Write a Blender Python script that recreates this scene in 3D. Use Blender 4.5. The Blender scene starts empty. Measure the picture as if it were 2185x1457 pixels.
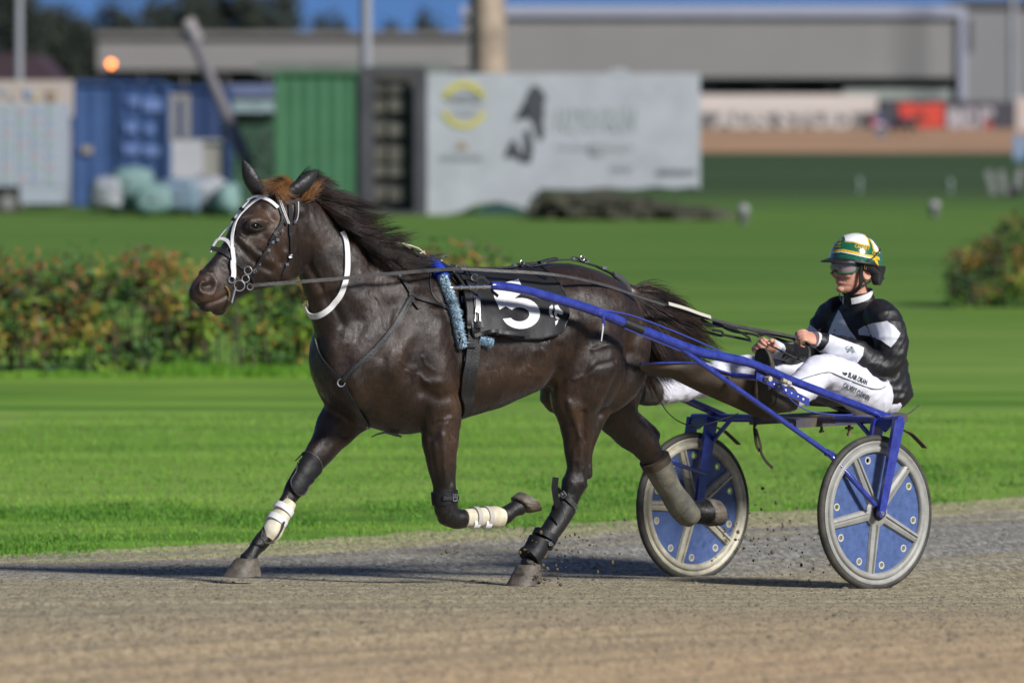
import bpy, bmesh, math, random
from mathutils import Vector, Matrix, noise
from mathutils.bvhtree import BVHTree
V = Vector
R = math.radians
rnd = random.Random(7)
S = bpy.context.scene
COL = S.collection
# ---------------------------------------------------------------- camera
FPX, CX, HY, CH = 10250.0, 1092.5, 255.0, 2.155
cd = bpy.data.cameras.new('camera'); cam = bpy.data.objects.new('camera', cd); COL.objects.link(cam)
cam.location = (0, 0, CH); cam.rotation_euler = (R(90), 0, 0)
cd.sensor_width = 36; cd.lens = FPX / 2185 * 36; cd.shift_y = -(728.5 - HY) / 2185
cd.clip_end = 5000; cd.clip_start = 0.5
cd.dof.use_dof = True; cd.dof.focus_distance = 21.4; cd.dof.aperture_fstop = 2.5
S.camera = cam
# ---------------------------------------------------------------- sky, light, exposure
W = bpy.data.worlds.new('World'); S.world = W; W.use_nodes = True
nt = W.node_tree; bg = nt.nodes['Background']
sky = nt.nodes.new('ShaderNodeTexSky'); sky.sky_type = 'NISHITA'; sky.sun_disc = False
sky.sun_elevation = R(6.0); sky.sun_rotation = R(150); sky.altitude = 0; sky.ozone_density = 6.0; sky.air_density = 1.0; sky.dust_density = 0.3
tcw = nt.nodes.new('ShaderNodeTexCoord'); va = nt.nodes.new('ShaderNodeVectorMath'); va.operation = 'ADD'; va.inputs[1].default_value = (0, 0, .35)   # the clear blue of higher sky
nt.links.new(tcw.outputs['Generated'], va.inputs[0]); nt.links.new(va.outputs[0], sky.inputs[0])
ad = nt.nodes.new('ShaderNodeMixRGB'); ad.blend_type = 'ADD'; ad.inputs[0].default_value = 1; ad.inputs[2].default_value = (.40, .36, .29, 1)   # even warm grey added to the sky as fill, so shade is less blue
nt.links.new(sky.outputs[0], ad.inputs[1]); nt.links.new(ad.outputs[0], bg.inputs[0]); bg.inputs[1].default_value = 0.14
sl = bpy.data.lights.new('sun', 'SUN'); sl.energy = 4.7; sl.angle = R(11); sl.color = (1, .97, .93)
sun = bpy.data.objects.new('sun', sl); COL.objects.link(sun)
LD = V((0.63, -0.57, 0.53)).normalized()          # towards the floodlight
sun.rotation_euler = LD.to_track_quat('Z', 'Y').to_euler()
S.view_settings.view_transform = 'Standard'; S.view_settings.look = 'None'
S.view_settings.exposure = 0.24; S.view_settings.gamma = 1
S.cycles.use_denoising = True
S.cycles.max_bounces = 6
# ---------------------------------------------------------------- frames of reference
TH = R(39.4)
F = V((-math.cos(TH), -math.sin(TH), 0)); L = V((math.sin(TH), -math.cos(TH), 0)); UP = V((0, 0, 1))
O0 = V((1.264, 22.485, 0))
CAMP = V((0, 0, CH))
def HP(px, py, l=0.0):
    """point seen at photo pixel on the upright plane l metres left of the horse's midline"""
    k = (px - CX) / FPX; b = O0 + L * l
    s = (b.x - k * b.y) / (-F.x - k * (-F.y))
    p = b + F * s
    return V((p.x, p.y, CH - (py - HY) / FPX * p.y))
def PY(px, py, Y): return V(((px - CX) / FPX * Y, Y, CH - (py - HY) / FPX * Y))
def SL(s, l, z): return O0 + F * s + L * l + UP * z
def sc(p): return FPX / p.y
def topx(p): return (CX + FPX * p.x / p.y, HY + FPX * (CH - p.z) / p.y)
def gz(x, y):
    p = -.022 * (x - 1.662) - .0695 * (y - 22)
    a = (p + .05) / .03
    z = -.05 + (.03 * math.log(1 + math.exp(a)) if a < 30 else p + .05)
    return min(z, .27 + .15 * math.tanh((z - .27) / .15)) if z > .27 else z
# ---------------------------------------------------------------- materials
def mat(name, col, rough=.6, metal=0, bump=0, bscale=40, var=0, vscale=5, spec=.5, col2=None, sheen=0, coat=0, emis=None, bstretch=None, tr=0, alpha=1):
    m = bpy.data.materials.new(name); m.use_nodes = True; n = m.node_tree.nodes; k = m.node_tree.links
    p = n['Principled BSDF']; p.inputs['Base Color'].default_value = (*col, 1)
    p.inputs['Roughness'].default_value = rough; p.inputs['Metallic'].default_value = metal
    p.inputs['Specular IOR Level'].default_value = spec
    if sheen: p.inputs['Sheen Weight'].default_value = sheen
    if coat: p.inputs['Coat Weight'].default_value = coat; p.inputs['Coat Roughness'].default_value = .15
    if tr: p.inputs['Transmission Weight'].default_value = tr
    if emis: p.inputs['Emission Color'].default_value = (*emis[0], 1); p.inputs['Emission Strength'].default_value = emis[1]
    tc = n.new('ShaderNodeTexCoord')
    if var:
        t = n.new('ShaderNodeTexNoise'); t.inputs['Scale'].default_value = vscale; t.inputs['Detail'].default_value = 6
        t.inputs['Roughness'].default_value = .65
        k.new(tc.outputs['Object'], t.inputs['Vector'])
        r = n.new('ShaderNodeMapRange'); r.inputs[1].default_value = .35; r.inputs[2].default_value = .65
        k.new(t.outputs[0], r.inputs[0])
        x = n.new('ShaderNodeMixRGB'); k.new(r.outputs[0], x.inputs[0])
        c2 = col2 or tuple(min(1, c * (1 + var)) for c in col); c1 = col if col2 else tuple(c * (1 - var) for c in col)
        x.inputs[1].default_value = (*c1, 1); x.inputs[2].default_value = (*c2, 1)
        k.new(x.outputs[0], p.inputs['Base Color'])
    if bump:
        t = n.new('ShaderNodeTexNoise'); t.inputs['Scale'].default_value = bscale; t.inputs['Detail'].default_value = 5
        mp = n.new('ShaderNodeMapping'); k.new(tc.outputs['Object'], mp.inputs[0]); k.new(mp.outputs[0], t.inputs['Vector'])
        if bstretch: mp.inputs['Scale'].default_value = bstretch
        b = n.new('ShaderNodeBump'); b.inputs['Strength'].default_value = bump; b.inputs['Distance'].default_value = .01
        k.new(t.outputs[0], b.inputs['Height']); k.new(b.outputs[0], p.inputs['Normal'])
    return m
# ---------------------------------------------------------------- mesh builder
class MB:
    def __init__(s): s.v = []; s.f = []; s.m = []
    def add(s, vs, fs, mi=0):
        o = len(s.v); s.v += [V(v) for v in vs]; s.f += [tuple(i + o for i in f) for f in fs]; s.m += [mi] * len(fs); return s
    def rings(s, rings, mi=0, caps=True, closed=False):
        n = len(rings[0]); vs = [p for r in rings for p in r]; fs = []; m = len(rings)
        for i in range(m if closed else m - 1):
            a = i * n; b = ((i + 1) % m) * n
            for j in range(n): fs.append((a + j, a + (j + 1) % n, b + (j + 1) % n, b + j))
        if caps and not closed: fs.append(tuple(range(n - 1, -1, -1))); fs.append(tuple(range((m - 1) * n, m * n)))
        return s.add(vs, fs, mi)
    def tube(s, pts, r, n=10, mi=0, caps=True, side=None, flat=1.0, closed=False):
        """flat: ratio of the radius along `side` to the other"""
        pts = [V(p) for p in pts]; m = len(pts)
        if not hasattr(r, '__len__'): r = [r] * m
        up = None; out = []
        for i, p in enumerate(pts):
            if closed: t = pts[(i + 1) % m] - pts[i - 1]
            else: t = pts[min(i + 1, m - 1)] - pts[max(i - 1, 0)]
            t.normalize()
            if side is not None: a = side - t * side.dot(t); a.normalize()
            else:
                if up is None: up = t.orthogonal()
                a = up - t * up.dot(t); a.normalize(); up = a
            b = t.cross(a)
            out.append([p + (a * math.cos(q) * flat + b * math.sin(q)) * r[i] for q in [2 * math.pi * j / n for j in range(n)]])
        return s.rings(out, mi, caps, closed)
    def box(s, c, u, v, w, mi=0):
        c, u, v, w = V(c), V(u), V(v), V(w); vs = [c + u * a + v * b + w * d for a in (-1, 1) for b in (-1, 1) for d in (-1, 1)]
        return s.add(vs, [(0, 1, 3, 2), (4, 6, 7, 5), (0, 4, 5, 1), (2, 3, 7, 6), (0, 2, 6, 4), (1, 5, 7, 3)], mi)
    def torus(s, c, nrm, Rr, r, n=20, k=8, mi=0, a0=0, a1=2 * math.pi, el=1.0):
        nrm = V(nrm).normalized(); a = (UP - nrm * UP.dot(nrm))
        a = a.normalized() if a.length > .01 else nrm.orthogonal(); b = nrm.cross(a); full = abs(a1 - a0 - 2 * math.pi) < 1e-3
        q = [a0 + (a1 - a0) * i / (n if full else n - 1) for i in range(n)]
        return s.tube([V(c) + a * math.cos(t) * Rr + b * math.sin(t) * Rr * el for t in q], r, k, mi, closed=full)
    def ell(s, c, ax, rad, n=16, m=10, mi=0, bot=-1.0):
        c = V(c); rings = []
        for i in range(m + 1):
            t = -math.pi / 2 + math.pi * i / m
            t = max(t, math.asin(bot)) if bot > -1 else t
            h = math.sin(t); w = max(math.cos(t), .02)
            rings.append([c + ax[0] * rad[0] * w * math.cos(q) + ax[1] * rad[1] * w * math.sin(q) + ax[2] * rad[2] * h for q in [2 * math.pi * j / n for j in range(n)]])
        return s.rings(rings, mi)
    def ribbon(s, pts, nrm, w, t, mi=0, wf=None):
        m = len(pts); rings = []
        for i in range(m):
            d = (pts[min(i + 1, m - 1)] - pts[max(i - 1, 0)]).normalized(); n = (nrm[i] - d * nrm[i].dot(d)).normalized(); b = d.cross(n)
            ww = (wf[i] if wf else w) / 2
            rings.append([pts[i] - b * ww, pts[i] + b * ww, pts[i] + b * ww * .96 + n * t, pts[i] - b * ww * .96 + n * t])
        return s.rings(rings, mi)
    def comps(s):
        n = len(s.v); p = list(range(n))
        def fd(i):
            while p[i] != i: p[i] = p[p[i]]; i = p[i]
            return i
        for f in s.f:
            a = fd(f[0])
            for i in f[1:]: p[fd(i)] = a
        g = {}
        for i in range(n): g.setdefault(fd(i), []).append(i)
        bb = [[min(s.v[i][k] for i in c) - .0015 for k in range(3)] + [max(s.v[i][k] for i in c) + .0015 for k in range(3)] + [c] for c in g.values()]
        ch = len(bb) < 200
        while ch:
            ch = False
            for i in range(len(bb)):
                for j in range(i + 1, len(bb)):
                    A, B = bb[i], bb[j]
                    if SMALL(A) and SMALL(B) and all(A[k] < B[k + 3] and B[k] < A[k + 3] for k in range(3)):
                        bb[i] = [min(A[k], B[k]) for k in range(3)] + [max(A[k + 3], B[k + 3]) for k in range(3)] + [A[6] + B[6]]; del bb[j]; ch = True; break
                if ch: break
        return [b[6] for b in bb]
    def build(s, name, mats, parent=None, **kw):
        if parent is not None and name in SPLITS:
            cs = s.comps()
            if 1 < len(cs) < 40:
                own = {}
                for k, c in enumerate(cs):
                    for i in c: own[i] = k
                subs = [MB() for _ in cs]; mp = [{} for _ in cs]
                for k, c in enumerate(cs):
                    for q, i in enumerate(c): mp[k][i] = q; subs[k].v.append(s.v[i])
                for f, m in zip(s.f, s.m):
                    k = own[f[0]]; subs[k].f.append(tuple(mp[k][i] for i in f)); subs[k].m.append(m)
                return [b.build1(name, mats, parent, **kw) for b in subs][0]
        return s.build1(name, mats, parent, **kw)
    def build1(s, name, mats, parent=None, smooth=True, label=None, cat=None, group=None, kind=None, auto=None):
        me = bpy.data.meshes.new(name)
        if parent is not None: org = ORG[parent.name]
        elif kind == 'structure' or not s.v: org = V((0, 0, 0))
        else:
            xs = [v.x for v in s.v]; ys = [v.y for v in s.v]; zs = [v.z for v in s.v]
            org = V(((min(xs) + max(xs)) / 2, (min(ys) + max(ys)) / 2, min(zs)))
        me.from_pydata([v - org for v in s.v], [], s.f)
        mats = mats if isinstance(mats, (list, tuple)) else [mats]
        for m in mats: me.materials.append(m)
        me.polygons.foreach_set('material_index', s.m); me.polygons.foreach_set('use_smooth', [smooth] * len(s.f))
        bm = bmesh.new(); bm.from_mesh(me); bmesh.ops.recalc_face_normals(bm, faces=bm.faces); bm.to_mesh(me); bm.free()
        me.update()
        if auto is None and smooth and len(s.f) < 4000: auto = 50
        if auto:
            try: me.set_sharp_from_angle(angle=R(auto))
            except Exception: pass
        o = bpy.data.objects.new(name, me); COL.objects.link(o)
        if parent is not None: o.parent = parent
        else: o.location = org
        ORG[o.name] = org
        tag(o, label, cat, group, kind); return o
ORG = {}
SMALL = lambda b: max(b[3] - b[0], b[4] - b[1], b[5] - b[2]) < .06
SPLITS = {'metal_fitting', 'black_strap', 'white_strap', 'white_trim', 'strap', 'buckle', 'ring', 'cuff', 'keeper', 'rail_hole', 'ear_flap', 'fitting', 'white_cuff', 'black_cord', 'blue_cord', 'eyelet_ring', 'strap_tab', 'rein_loop', 'chin_strap', 'check_cord', 'post', 'shell', 'white_panel', 'yellow_trim'}
def tag(o, label=None, cat=None, group=None, kind=None):
    for k, v in (('label', label), ('category', cat), ('group', group), ('kind', kind)):
        if v: o[k] = v
    return o
def thing(name, label, cat, loc, group=None):
    o = bpy.data.objects.new(name, None); COL.objects.link(o); o.location = loc; o.empty_display_size = .2
    ORG[o.name] = V(loc); return tag(o, label, cat, group)
def lathe(mb, c, axis, prof, n=48, mi=0):
    """prof: list of (radius, offset along axis), closed loop"""
    axis = V(axis).normalized(); a = (UP - axis * UP.dot(axis)).normalized(); b = axis.cross(a); rings = []
    for i in range(n):
        q = 2 * math.pi * i / n; d = a * math.cos(q) + b * math.sin(q)
        rings.append([V(c) + d * r + axis * h for r, h in prof])
    mb.rings(rings, mi, closed=True)
def evalmesh(ob):
    dg = bpy.context.evaluated_depsgraph_get(); return bpy.data.meshes.new_from_object(ob.evaluated_get(dg))
def union(mb, voxel, it=4, fac=.5):
    """melt closed shapes into one continuous skin; returns a new MB"""
    me = bpy.data.meshes.new('t'); me.from_pydata(mb.v, [], mb.f)
    bm = bmesh.new(); bm.from_mesh(me); bmesh.ops.recalc_face_normals(bm, faces=bm.faces); bm.to_mesh(me); bm.free()
    o = bpy.data.objects.new('t', me); COL.objects.link(o)
    r = o.modifiers.new('r', 'REMESH'); r.mode = 'VOXEL'; r.voxel_size = voxel; r.adaptivity = 0
    q = o.modifiers.new('s', 'SMOOTH'); q.factor = fac; q.iterations = it
    e = evalmesh(o); out = MB(); out.v = [v.co.copy() for v in e.vertices]; out.f = [tuple(p.vertices) for p in e.polygons]; out.m = [0] * len(out.f)
    bpy.data.objects.remove(o); bpy.data.meshes.remove(me); bpy.data.meshes.remove(e); return out
def vnorm(mb):
    n = [V((0, 0, 0)) for _ in mb.v]
    for f in mb.f:
        a, b, c = mb.v[f[0]], mb.v[f[1]], mb.v[f[2]]; x = (b - a).cross(c - a)
        for i in f: n[i] += x
    for x in n:
        if x.length > 0: x.normalize()
    return n
def bvh(*mbs):
    vs = []; fs = []
    for m in mbs: o = len(vs); vs += m.v; fs += [tuple(i + o for i in f) for f in m.f]
    return BVHTree.FromPolygons(vs, fs)
def cast(px, py, T):
    d = (PY(px, py, 20) - CAMP).normalized(); h = T.ray_cast(CAMP, d)
    if h[0] is None: return None, None
    n = h[1] if h[1].dot(d) < 0 else -h[1]
    return h[0], n
def rays(pl, T, off, step=5, closed=False):
    """drape a photo-pixel polyline on the surface T; list of points and normals"""
    pp = [V((a, b)) for a, b in pl]; out = []
    # Catmull-Rom resample
    m = len(pp)
    for i in range(m - 1):
        p0 = pp[max(i - 1, 0)]; p1 = pp[i]; p2 = pp[i + 1]; p3 = pp[min(i + 2, m - 1)]
        k = max(1, int((p2 - p1).length / step))
        for j in range(k):
            t = j / k; out.append(.5 * ((2 * p1) + (p2 - p0) * t + (2 * p0 - 5 * p1 + 4 * p2 - p3) * t * t + (3 * p1 - p0 - 3 * p2 + p3) * t ** 3))
    out.append(pp[-1]); P = []; N = []
    hits = [cast(q.x, q.y, T) for q in out]
    good = [i for i, h in enumerate(hits) if h[0] is not None]
    if not good: return [], []
    for i, q in enumerate(out):
        h = hits[i]
        if h[0] is None:
            g = min(good, key=lambda a: abs(a - i)); hh = hits[g]; P.append(PY(q.x, q.y, hh[0].y) - V((0, .004, 0))); N.append(hh[1])
        else: P.append(h[0] + h[1] * off); N.append(h[1])
    for _ in range(3):
        P2 = P[:]; N2 = N[:]
        for i in range(1, len(P) - 1):
            N2[i] = (N[i - 1] + N[i] * 2 + N[i + 1]).normalized(); P2[i] = P[i] * .5 + (P[i - 1] + P[i + 1]) * .25
        P, N = P2, N2
    return P, N
def strap(mb, pl, wpx, T, off=.005, th=.004, mi=0):
    P, N = rays(pl, T, off)
    if len(P) > 1: mb.ribbon(P, N, wpx / sc(P[0]), th, mi)
    return P, N
def subdiv_poly(polys, maxe):
    """2-D polygons (with text meshes as verts, faces) to a fine triangle mesh"""
    bm = bmesh.new()
    for vs, fs in polys:
        bv = [bm.verts.new((a, b, 0)) for a, b in vs]
        for f in fs:
            try: bm.faces.new([bv[i] for i in f])
            except ValueError: pass
    bmesh.ops.triangulate(bm, faces=bm.faces)
    for _ in range(7):
        es = [e for e in bm.edges if e.calc_length() > maxe]
        if not es: break
        bmesh.ops.subdivide_edges(bm, edges=es, cuts=1); bmesh.ops.triangulate(bm, faces=bm.faces)
    bm.verts.index_update(); r = [(v.co.x, v.co.y) for v in bm.verts], [tuple(v.index for v in f.verts) for f in bm.faces]; bm.free(); return r
def decal(mb, polys, T, off=.003, maxe=5, mi=0, maxback=.0):
    vs, fs = subdiv_poly(polys, maxe); P = []; bad = set()
    for i, (a, b) in enumerate(vs):
        h, n = cast(a, b, T)
        if h is None: bad.add(i); P.append(V((0, 0, 0)))
        else: P.append(h + n * off * .5 + (CAMP - h).normalized() * off * .5)
    fs = [f for f in fs if not any(i in bad for i in f) and max((P[f[0]] - P[f[1]]).length, (P[f[1]] - P[f[2]]).length, (P[f[0]] - P[f[2]]).length) < .045]
    mb.add(P, fs, mi); return mb
def keep_largest(mb):
    n = len(mb.v); p = list(range(n))
    def fd(i):
        while p[i] != i: p[i] = p[p[i]]; i = p[i]
        return i
    for f in mb.f:
        for i in f[1:]: p[fd(i)] = fd(f[0])
    c = {}
    for f in mb.f: c[fd(f[0])] = c.get(fd(f[0]), 0) + 1
    b = max(c, key=c.get); idx = {i: k for k, i in enumerate([i for i in range(n) if fd(i) == b])}
    mb.f = [tuple(idx[i] for i in f) for f in mb.f if fd(f[0]) == b]; mb.m = [0] * len(mb.f); mb.v = [mb.v[i] for i in idx]; return mb
def poly(*pts): return (list(pts), [tuple(range(len(pts)))])
def text2d(txt, x, y, w, h, ang=0, shear=0, bold=.02, fn=None):
    """a string as 2-D faces fitted in a w x h box with its lower left corner at (x, y) in photo pixels"""
    cu = bpy.data.curves.new('t', 'FONT'); cu.body = txt; cu.offset = bold; cu.resolution_u = 3
    o = bpy.data.objects.new('t', cu); COL.objects.link(o); me = evalmesh(o)
    vs = [(v.co.x, v.co.y) for v in me.vertices]; fs = [tuple(p.vertices) for p in me.polygons]
    bpy.data.objects.remove(o); bpy.data.curves.remove(cu); bpy.data.meshes.remove(me)
    x0 = min(v[0] for v in vs); x1 = max(v[0] for v in vs); y0 = min(v[1] for v in vs); y1 = max(v[1] for v in vs)
    out = []
    for a, b in vs:
        a = (a - x0) / (x1 - x0) * w; b = (b - y0) / (y1 - y0) * h; a += shear * b
        if fn: out.append(fn(a / w, b / h)); continue
        c, s_ = math.cos(R(ang)), math.sin(R(ang)); out.append((x + a * c + b * s_, y + a * s_ - b * c))
    return out, fs
# ---------------------------------------------------------------- common materials
M = dict(
    blue=mat('blue_paint', (.012, .022, .20), .24, bump=.12, bscale=90, col2=(.03, .05, .30), var=1, vscale=26, coat=.7),
    panel=mat('panel_blue', (.055, .095, .235), .45, var=.2, vscale=30, bump=.05, bscale=40),
    grey=mat('grey_plastic', (.26, .26, .24), .5, var=.16, vscale=18, bump=.1, bscale=60),
    cream=mat('cream_plastic', (.40, .375, .29), .5, var=.25, vscale=20),
    rubber=mat('rubber', (.018, .018, .017), .7, bump=.2, bscale=60, col2=(.065, .06, .048), var=1, vscale=9),
    leather=mat('black_leather', (.010, .010, .011), .48, bump=.25, bscale=150, var=.3, vscale=40),
    vinyl=mat('black_vinyl', (.010, .010, .012), .55, spec=.3, bump=.25, bscale=24, var=.3, vscale=12),
    white=mat('white_leather', (.66, .66, .66), .45, bump=.1, bscale=80, var=.06, vscale=25),
    offwhite=mat('off_white_boot', (.66, .62, .50), .55, bump=.2, bscale=60, col2=(.42, .37, .24), var=1, vscale=14),
    metal=mat('nickel', (.62, .62, .62), .28, metal=1, var=.1),
    brass=mat('brass', (.7, .55, .25), .35, metal=1),
    brown=mat('brown_sheet', (.075, .052, .03), .7, bump=.3, bscale=30, col2=(.035, .026, .02), var=1, vscale=6),
    wood=mat('wood', (.20, .15, .08), .7, bump=.3, bscale=30, var=.3),
    rein=mat('grey_rein', (.042, .040, .040), .5, bump=.3, bscale=100, var=.3, vscale=20),
    skin=mat('skin', (.48, .235, .165), .5, bump=.15, bscale=120, col2=(.58, .30, .215), var=1, vscale=16),
    satin=mat('black_satin', (.010, .010, .012), .50, spec=.4, bump=.25, bscale=50),
    wsatin=mat('white_satin', (.60, .62, .68), .5),
    pants=mat('white_pants', (.64, .64, .72), .65),
    ink=mat('green_black_ink', (.01, .035, .03), .6),
    helmgreen=mat('green_gloss', (.008, .12, .055), .2, coat=1, var=.15, vscale=60),
    helmwhite=mat('white_gloss', (.78, .78, .78), .2, coat=1),
    yellow=mat('yellow_gloss', (.68, .42, .02), .3),
    black=mat('matte_black', (.01, .01, .011), .5, bump=.1, bscale=60),
)
# ================================================================ HORSE
def ringe(c, a, b, ra, rb, n=28, eg=0.0, p=2.0, low=None):
    """superellipse ring; a = up-ish axis, b = sideways; eg widens the upper (+) or lower (-) half"""
    out = []
    for j in range(n):
        q = 2 * math.pi * j / n; ca, sa = math.cos(q), math.sin(q)
        x = math.copysign(abs(ca) ** (2 / p), ca); y = math.copysign(abs(sa) ** (2 / p), sa)
        out.append(c + a * ra * x + b * rb * y * (1 + eg * x))
    return out
hb = MB()
TR = [ # s, ztop, zbot, half width, egg
 (.955,1.33,1.16,.05,0),(.985,1.385,1.03,.13,0),(1.06,1.43,.97,.205,.05),(1.17,1.475,.94,.25,.1),(1.30,1.508,.93,.272,.1),(1.42,1.508,.95,.272,.05),
 (1.52,1.495,.945,.27,-.03),(1.62,1.487,.915,.28,-.08),(1.75,1.482,.875,.29,-.1),(1.9,1.485,.840,.285,-.1),(2.02,1.495,.815,.265,-.08),(2.12,1.52,.795,.245,-.08),
 (2.22,1.525,.775,.232,-.1),(2.34,1.50,.785,.225,-.1),(2.46,1.45,.82,.215,-.05),(2.57,1.38,.88,.195,0),(2.66,1.30,.96,.15,0),(2.71,1.22,1.04,.08,0)]
hb.rings([ringe(SL(s, 0, (t + b) / 2), UP, L, (t - b) / 2, w, 36, e, 2.15) for s, t, b, w, e in TR])
def pxloft(rows, n=28):
    rr = []
    for (tx, ty), (bx, by), w, e, p in rows:
        a = HP(tx, ty); b = HP(bx, by); c = (a + b) / 2; u = (a - b); h = u.length / 2; rr.append(ringe(c, u.normalized(), L, h, w, n, e, p))
    hb.rings(rr)
# neck
pxloft([((960,600),(770,860),.16,-.1,2),((910,562),(712,812),.165,-.15,2),((860,540),(690,752),.148,-.15,2),((810,512),(676,705),.125,-.12,2),((760,482),(664,664),.108,-.1,2),((712,452),(653,628),.094,-.05,2),((668,424),(645,600),.085,0,2),((628,402),(640,570),.075,0,2)])
def muscle(pl, r, l, flat=1.0, n=14, T=None, mi=0, cap=.5):
    """pl: photo-pixel points, r: radii in photo pixels, l: metres left of the midline"""
    if not hasattr(l, '__len__'): l = [l] * len(pl)
    P = [HP(a, b, c) for (a, b), c in zip(pl, l)]
    # subdivide smoothly
    Q = []; q = []
    for i in range(len(P) - 1):
        p0, p1, p2, p3 = P[max(i - 1, 0)], P[i], P[i + 1], P[min(i + 2, len(P) - 1)]
        for t in (0, .25, .5, .75):
            Q.append(.5 * ((2 * p1) + (p2 - p0) * t + (2 * p0 - 5 * p1 + 4 * p2 - p3) * t * t + (3 * p1 - p0 - 3 * p2 + p3) * t ** 3)); w = t * t * (3 - 2 * t); q.append((r[i] * (1 - w) + r[i + 1] * w) / sc(p1))
    Q.append(P[-1]); q.append(r[-1] / sc(P[-1]))
    (T or hb).tube([Q[0] + (Q[0] - Q[1]).normalized() * q[0] * cap] + Q + [Q[-1] + (Q[-1] - Q[-2]).normalized() * q[-1] * cap], [q[0] * .6] + q + [q[-1] * .6], n, side=L, flat=flat, mi=mi)
def blob(px, py, l, rs, rl, rz):
    hb.ell(HP(px, py, l), (F, L, UP), (rs, rl, rz))
# heavy muscles, melted together first
muscle([(815,655),(815,730),(830,790),(870,850)], [50,58,60,55], [.085,.12,.13,.12], .9)
muscle([(905,620),(905,700),(915,790),(935,850)], [40,62,66,56], [.06,.135,.16,.165], .85)
muscle([(740,760),(720,800),(730,850)], [50,56,45], [-.10,-.11,-.12], .9)
muscle([(760,740),(750,800),(770,850)], [46,52,40], [.05,.08,.08], .9)
muscle([(925,820),(940,885),(940,935)], [58,49,42], .165, .85)
muscle([(800,830),(755,865),(722,905)], [70,64,50], [-.12,-.15,-.16], .85)
muscle([(1215,640),(1250,710),(1255,780),(1240,850)], [50,80,90,66], [.10,.145,.16,.16], .8)
muscle([(1300,640),(1335,720),(1325,800),(1288,860)], [45,58,56,36], [.08,.12,.13,.14], .9)
muscle([(1225,800),(1225,850),(1232,905)], [60,56,42], .15, .85)
muscle([(1330,730),(1318,810),(1312,870)], [60,62,54], [-.12,-.14,-.15], .85)
muscle([(1250,780),(1190,835),(1205,870)], [60,42,26], [-.1,-.15,-.15], .9)
hb = union(hb, .011, 26, .5)
# head
pxloft([((640,400),(662,548),.055,0,2),((618,390),(650,575),.078,0,2.1),((583,400),(632,592),.094,.1,2.2),((550,420),(606,606),.106,.22,2.4),((524,446),(580,613),.104,.28,2.4),((502,478),(560,617),.086,.2,2.3),((483,510),(541,621),.068,.15,2.2),((464,540),(521,628),.058,.1,2.2),((446,563),(504,638),.055,.02,2.2),((429,584),(490,652),.057,0,2.3),((414,602),(474,663),.056,0,2.3),((405,618),(456,666),.048,0,2.2),((406,636),(436,660),.034,0,2)])
# shoulder and forelegs
muscle([(925,820),(940,885),(940,935),(942,985),(948,1035),(950,1068),(953,1094)], [58,49,43,35,28,28,27], .17, .85)
blob(972,850,.17,.06,.055,.07)
muscle([(952,1094),(972,1106),(1005,1106),(1045,1105),(1074,1101)], [27,23,18,17,21], .17, .9)
muscle([(1074,1101),(1096,1086),(1112,1080)], [21,17,19], .17, .95)
muscle([(800,830),(755,865),(722,905),(690,953),(655,1003),(632,1037),(620,1058)], [70,64,51,35,26,24,20], [-.12,-.15,-.16,-.16,-.16,-.16,-.16], .85)
muscle([(620,1058),(597,1092),(574,1128),(561,1152)], [19,15,15,20], -.16, .9)
muscle([(561,1152),(541,1176),(528,1196)], [20,16,22], -.16, 1)
# hindquarters
muscle([(1225,800),(1225,850),(1232,905),(1232,955),(1232,1000),(1226,1030)], [60,56,42,32,25,28], .15, .85)
muscle([(1290,850),(1268,915),(1256,970),(1253,1015)], [30,17,11,15], .15, .8)
muscle([(1226,1028),(1214,1065),(1194,1100),(1170,1138),(1152,1168)], [29,22,16,16,21], .15, .9)
muscle([(1152,1168),(1137,1192),(1126,1207)], [21,18,21], .15, 1)
muscle([(1330,730),(1318,810),(1312,870),(1338,912),(1372,944),(1392,975)], [60,62,55,42,34,28], [-.12,-.14,-.15,-.15,-.15,-.15], .85)
muscle([(1345,890),(1380,915),(1398,934)], [22,18,18], -.15, .8)
muscle([(1392,972),(1410,1008),(1436,1050),(1466,1092)], [28,20,18,22], -.15, .9)
muscle([(1466,1092),(1492,1092),(1508,1092)], [27,26,29], -.15, 1)
muscle([(1250,780),(1190,835),(1205,870)], [60,42,26], [-.1,-.15,-.15], .9)
# face
blob(545,482,.085,.045,.028,.035); blob(545,482,-.085,.045,.028,.035)
blob(588,560,.062,.085,.03,.085); blob(588,560,-.062,.085,.03,.085)
blob(436,612,.046,.034,.022,.036); blob(436,612,-.046,.034,.022,.036)
blob(440,655,0,.035,.042,.022); blob(466,661,0,.035,.038,.024)
horse = union(hb, .0072, 9, .5)
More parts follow.
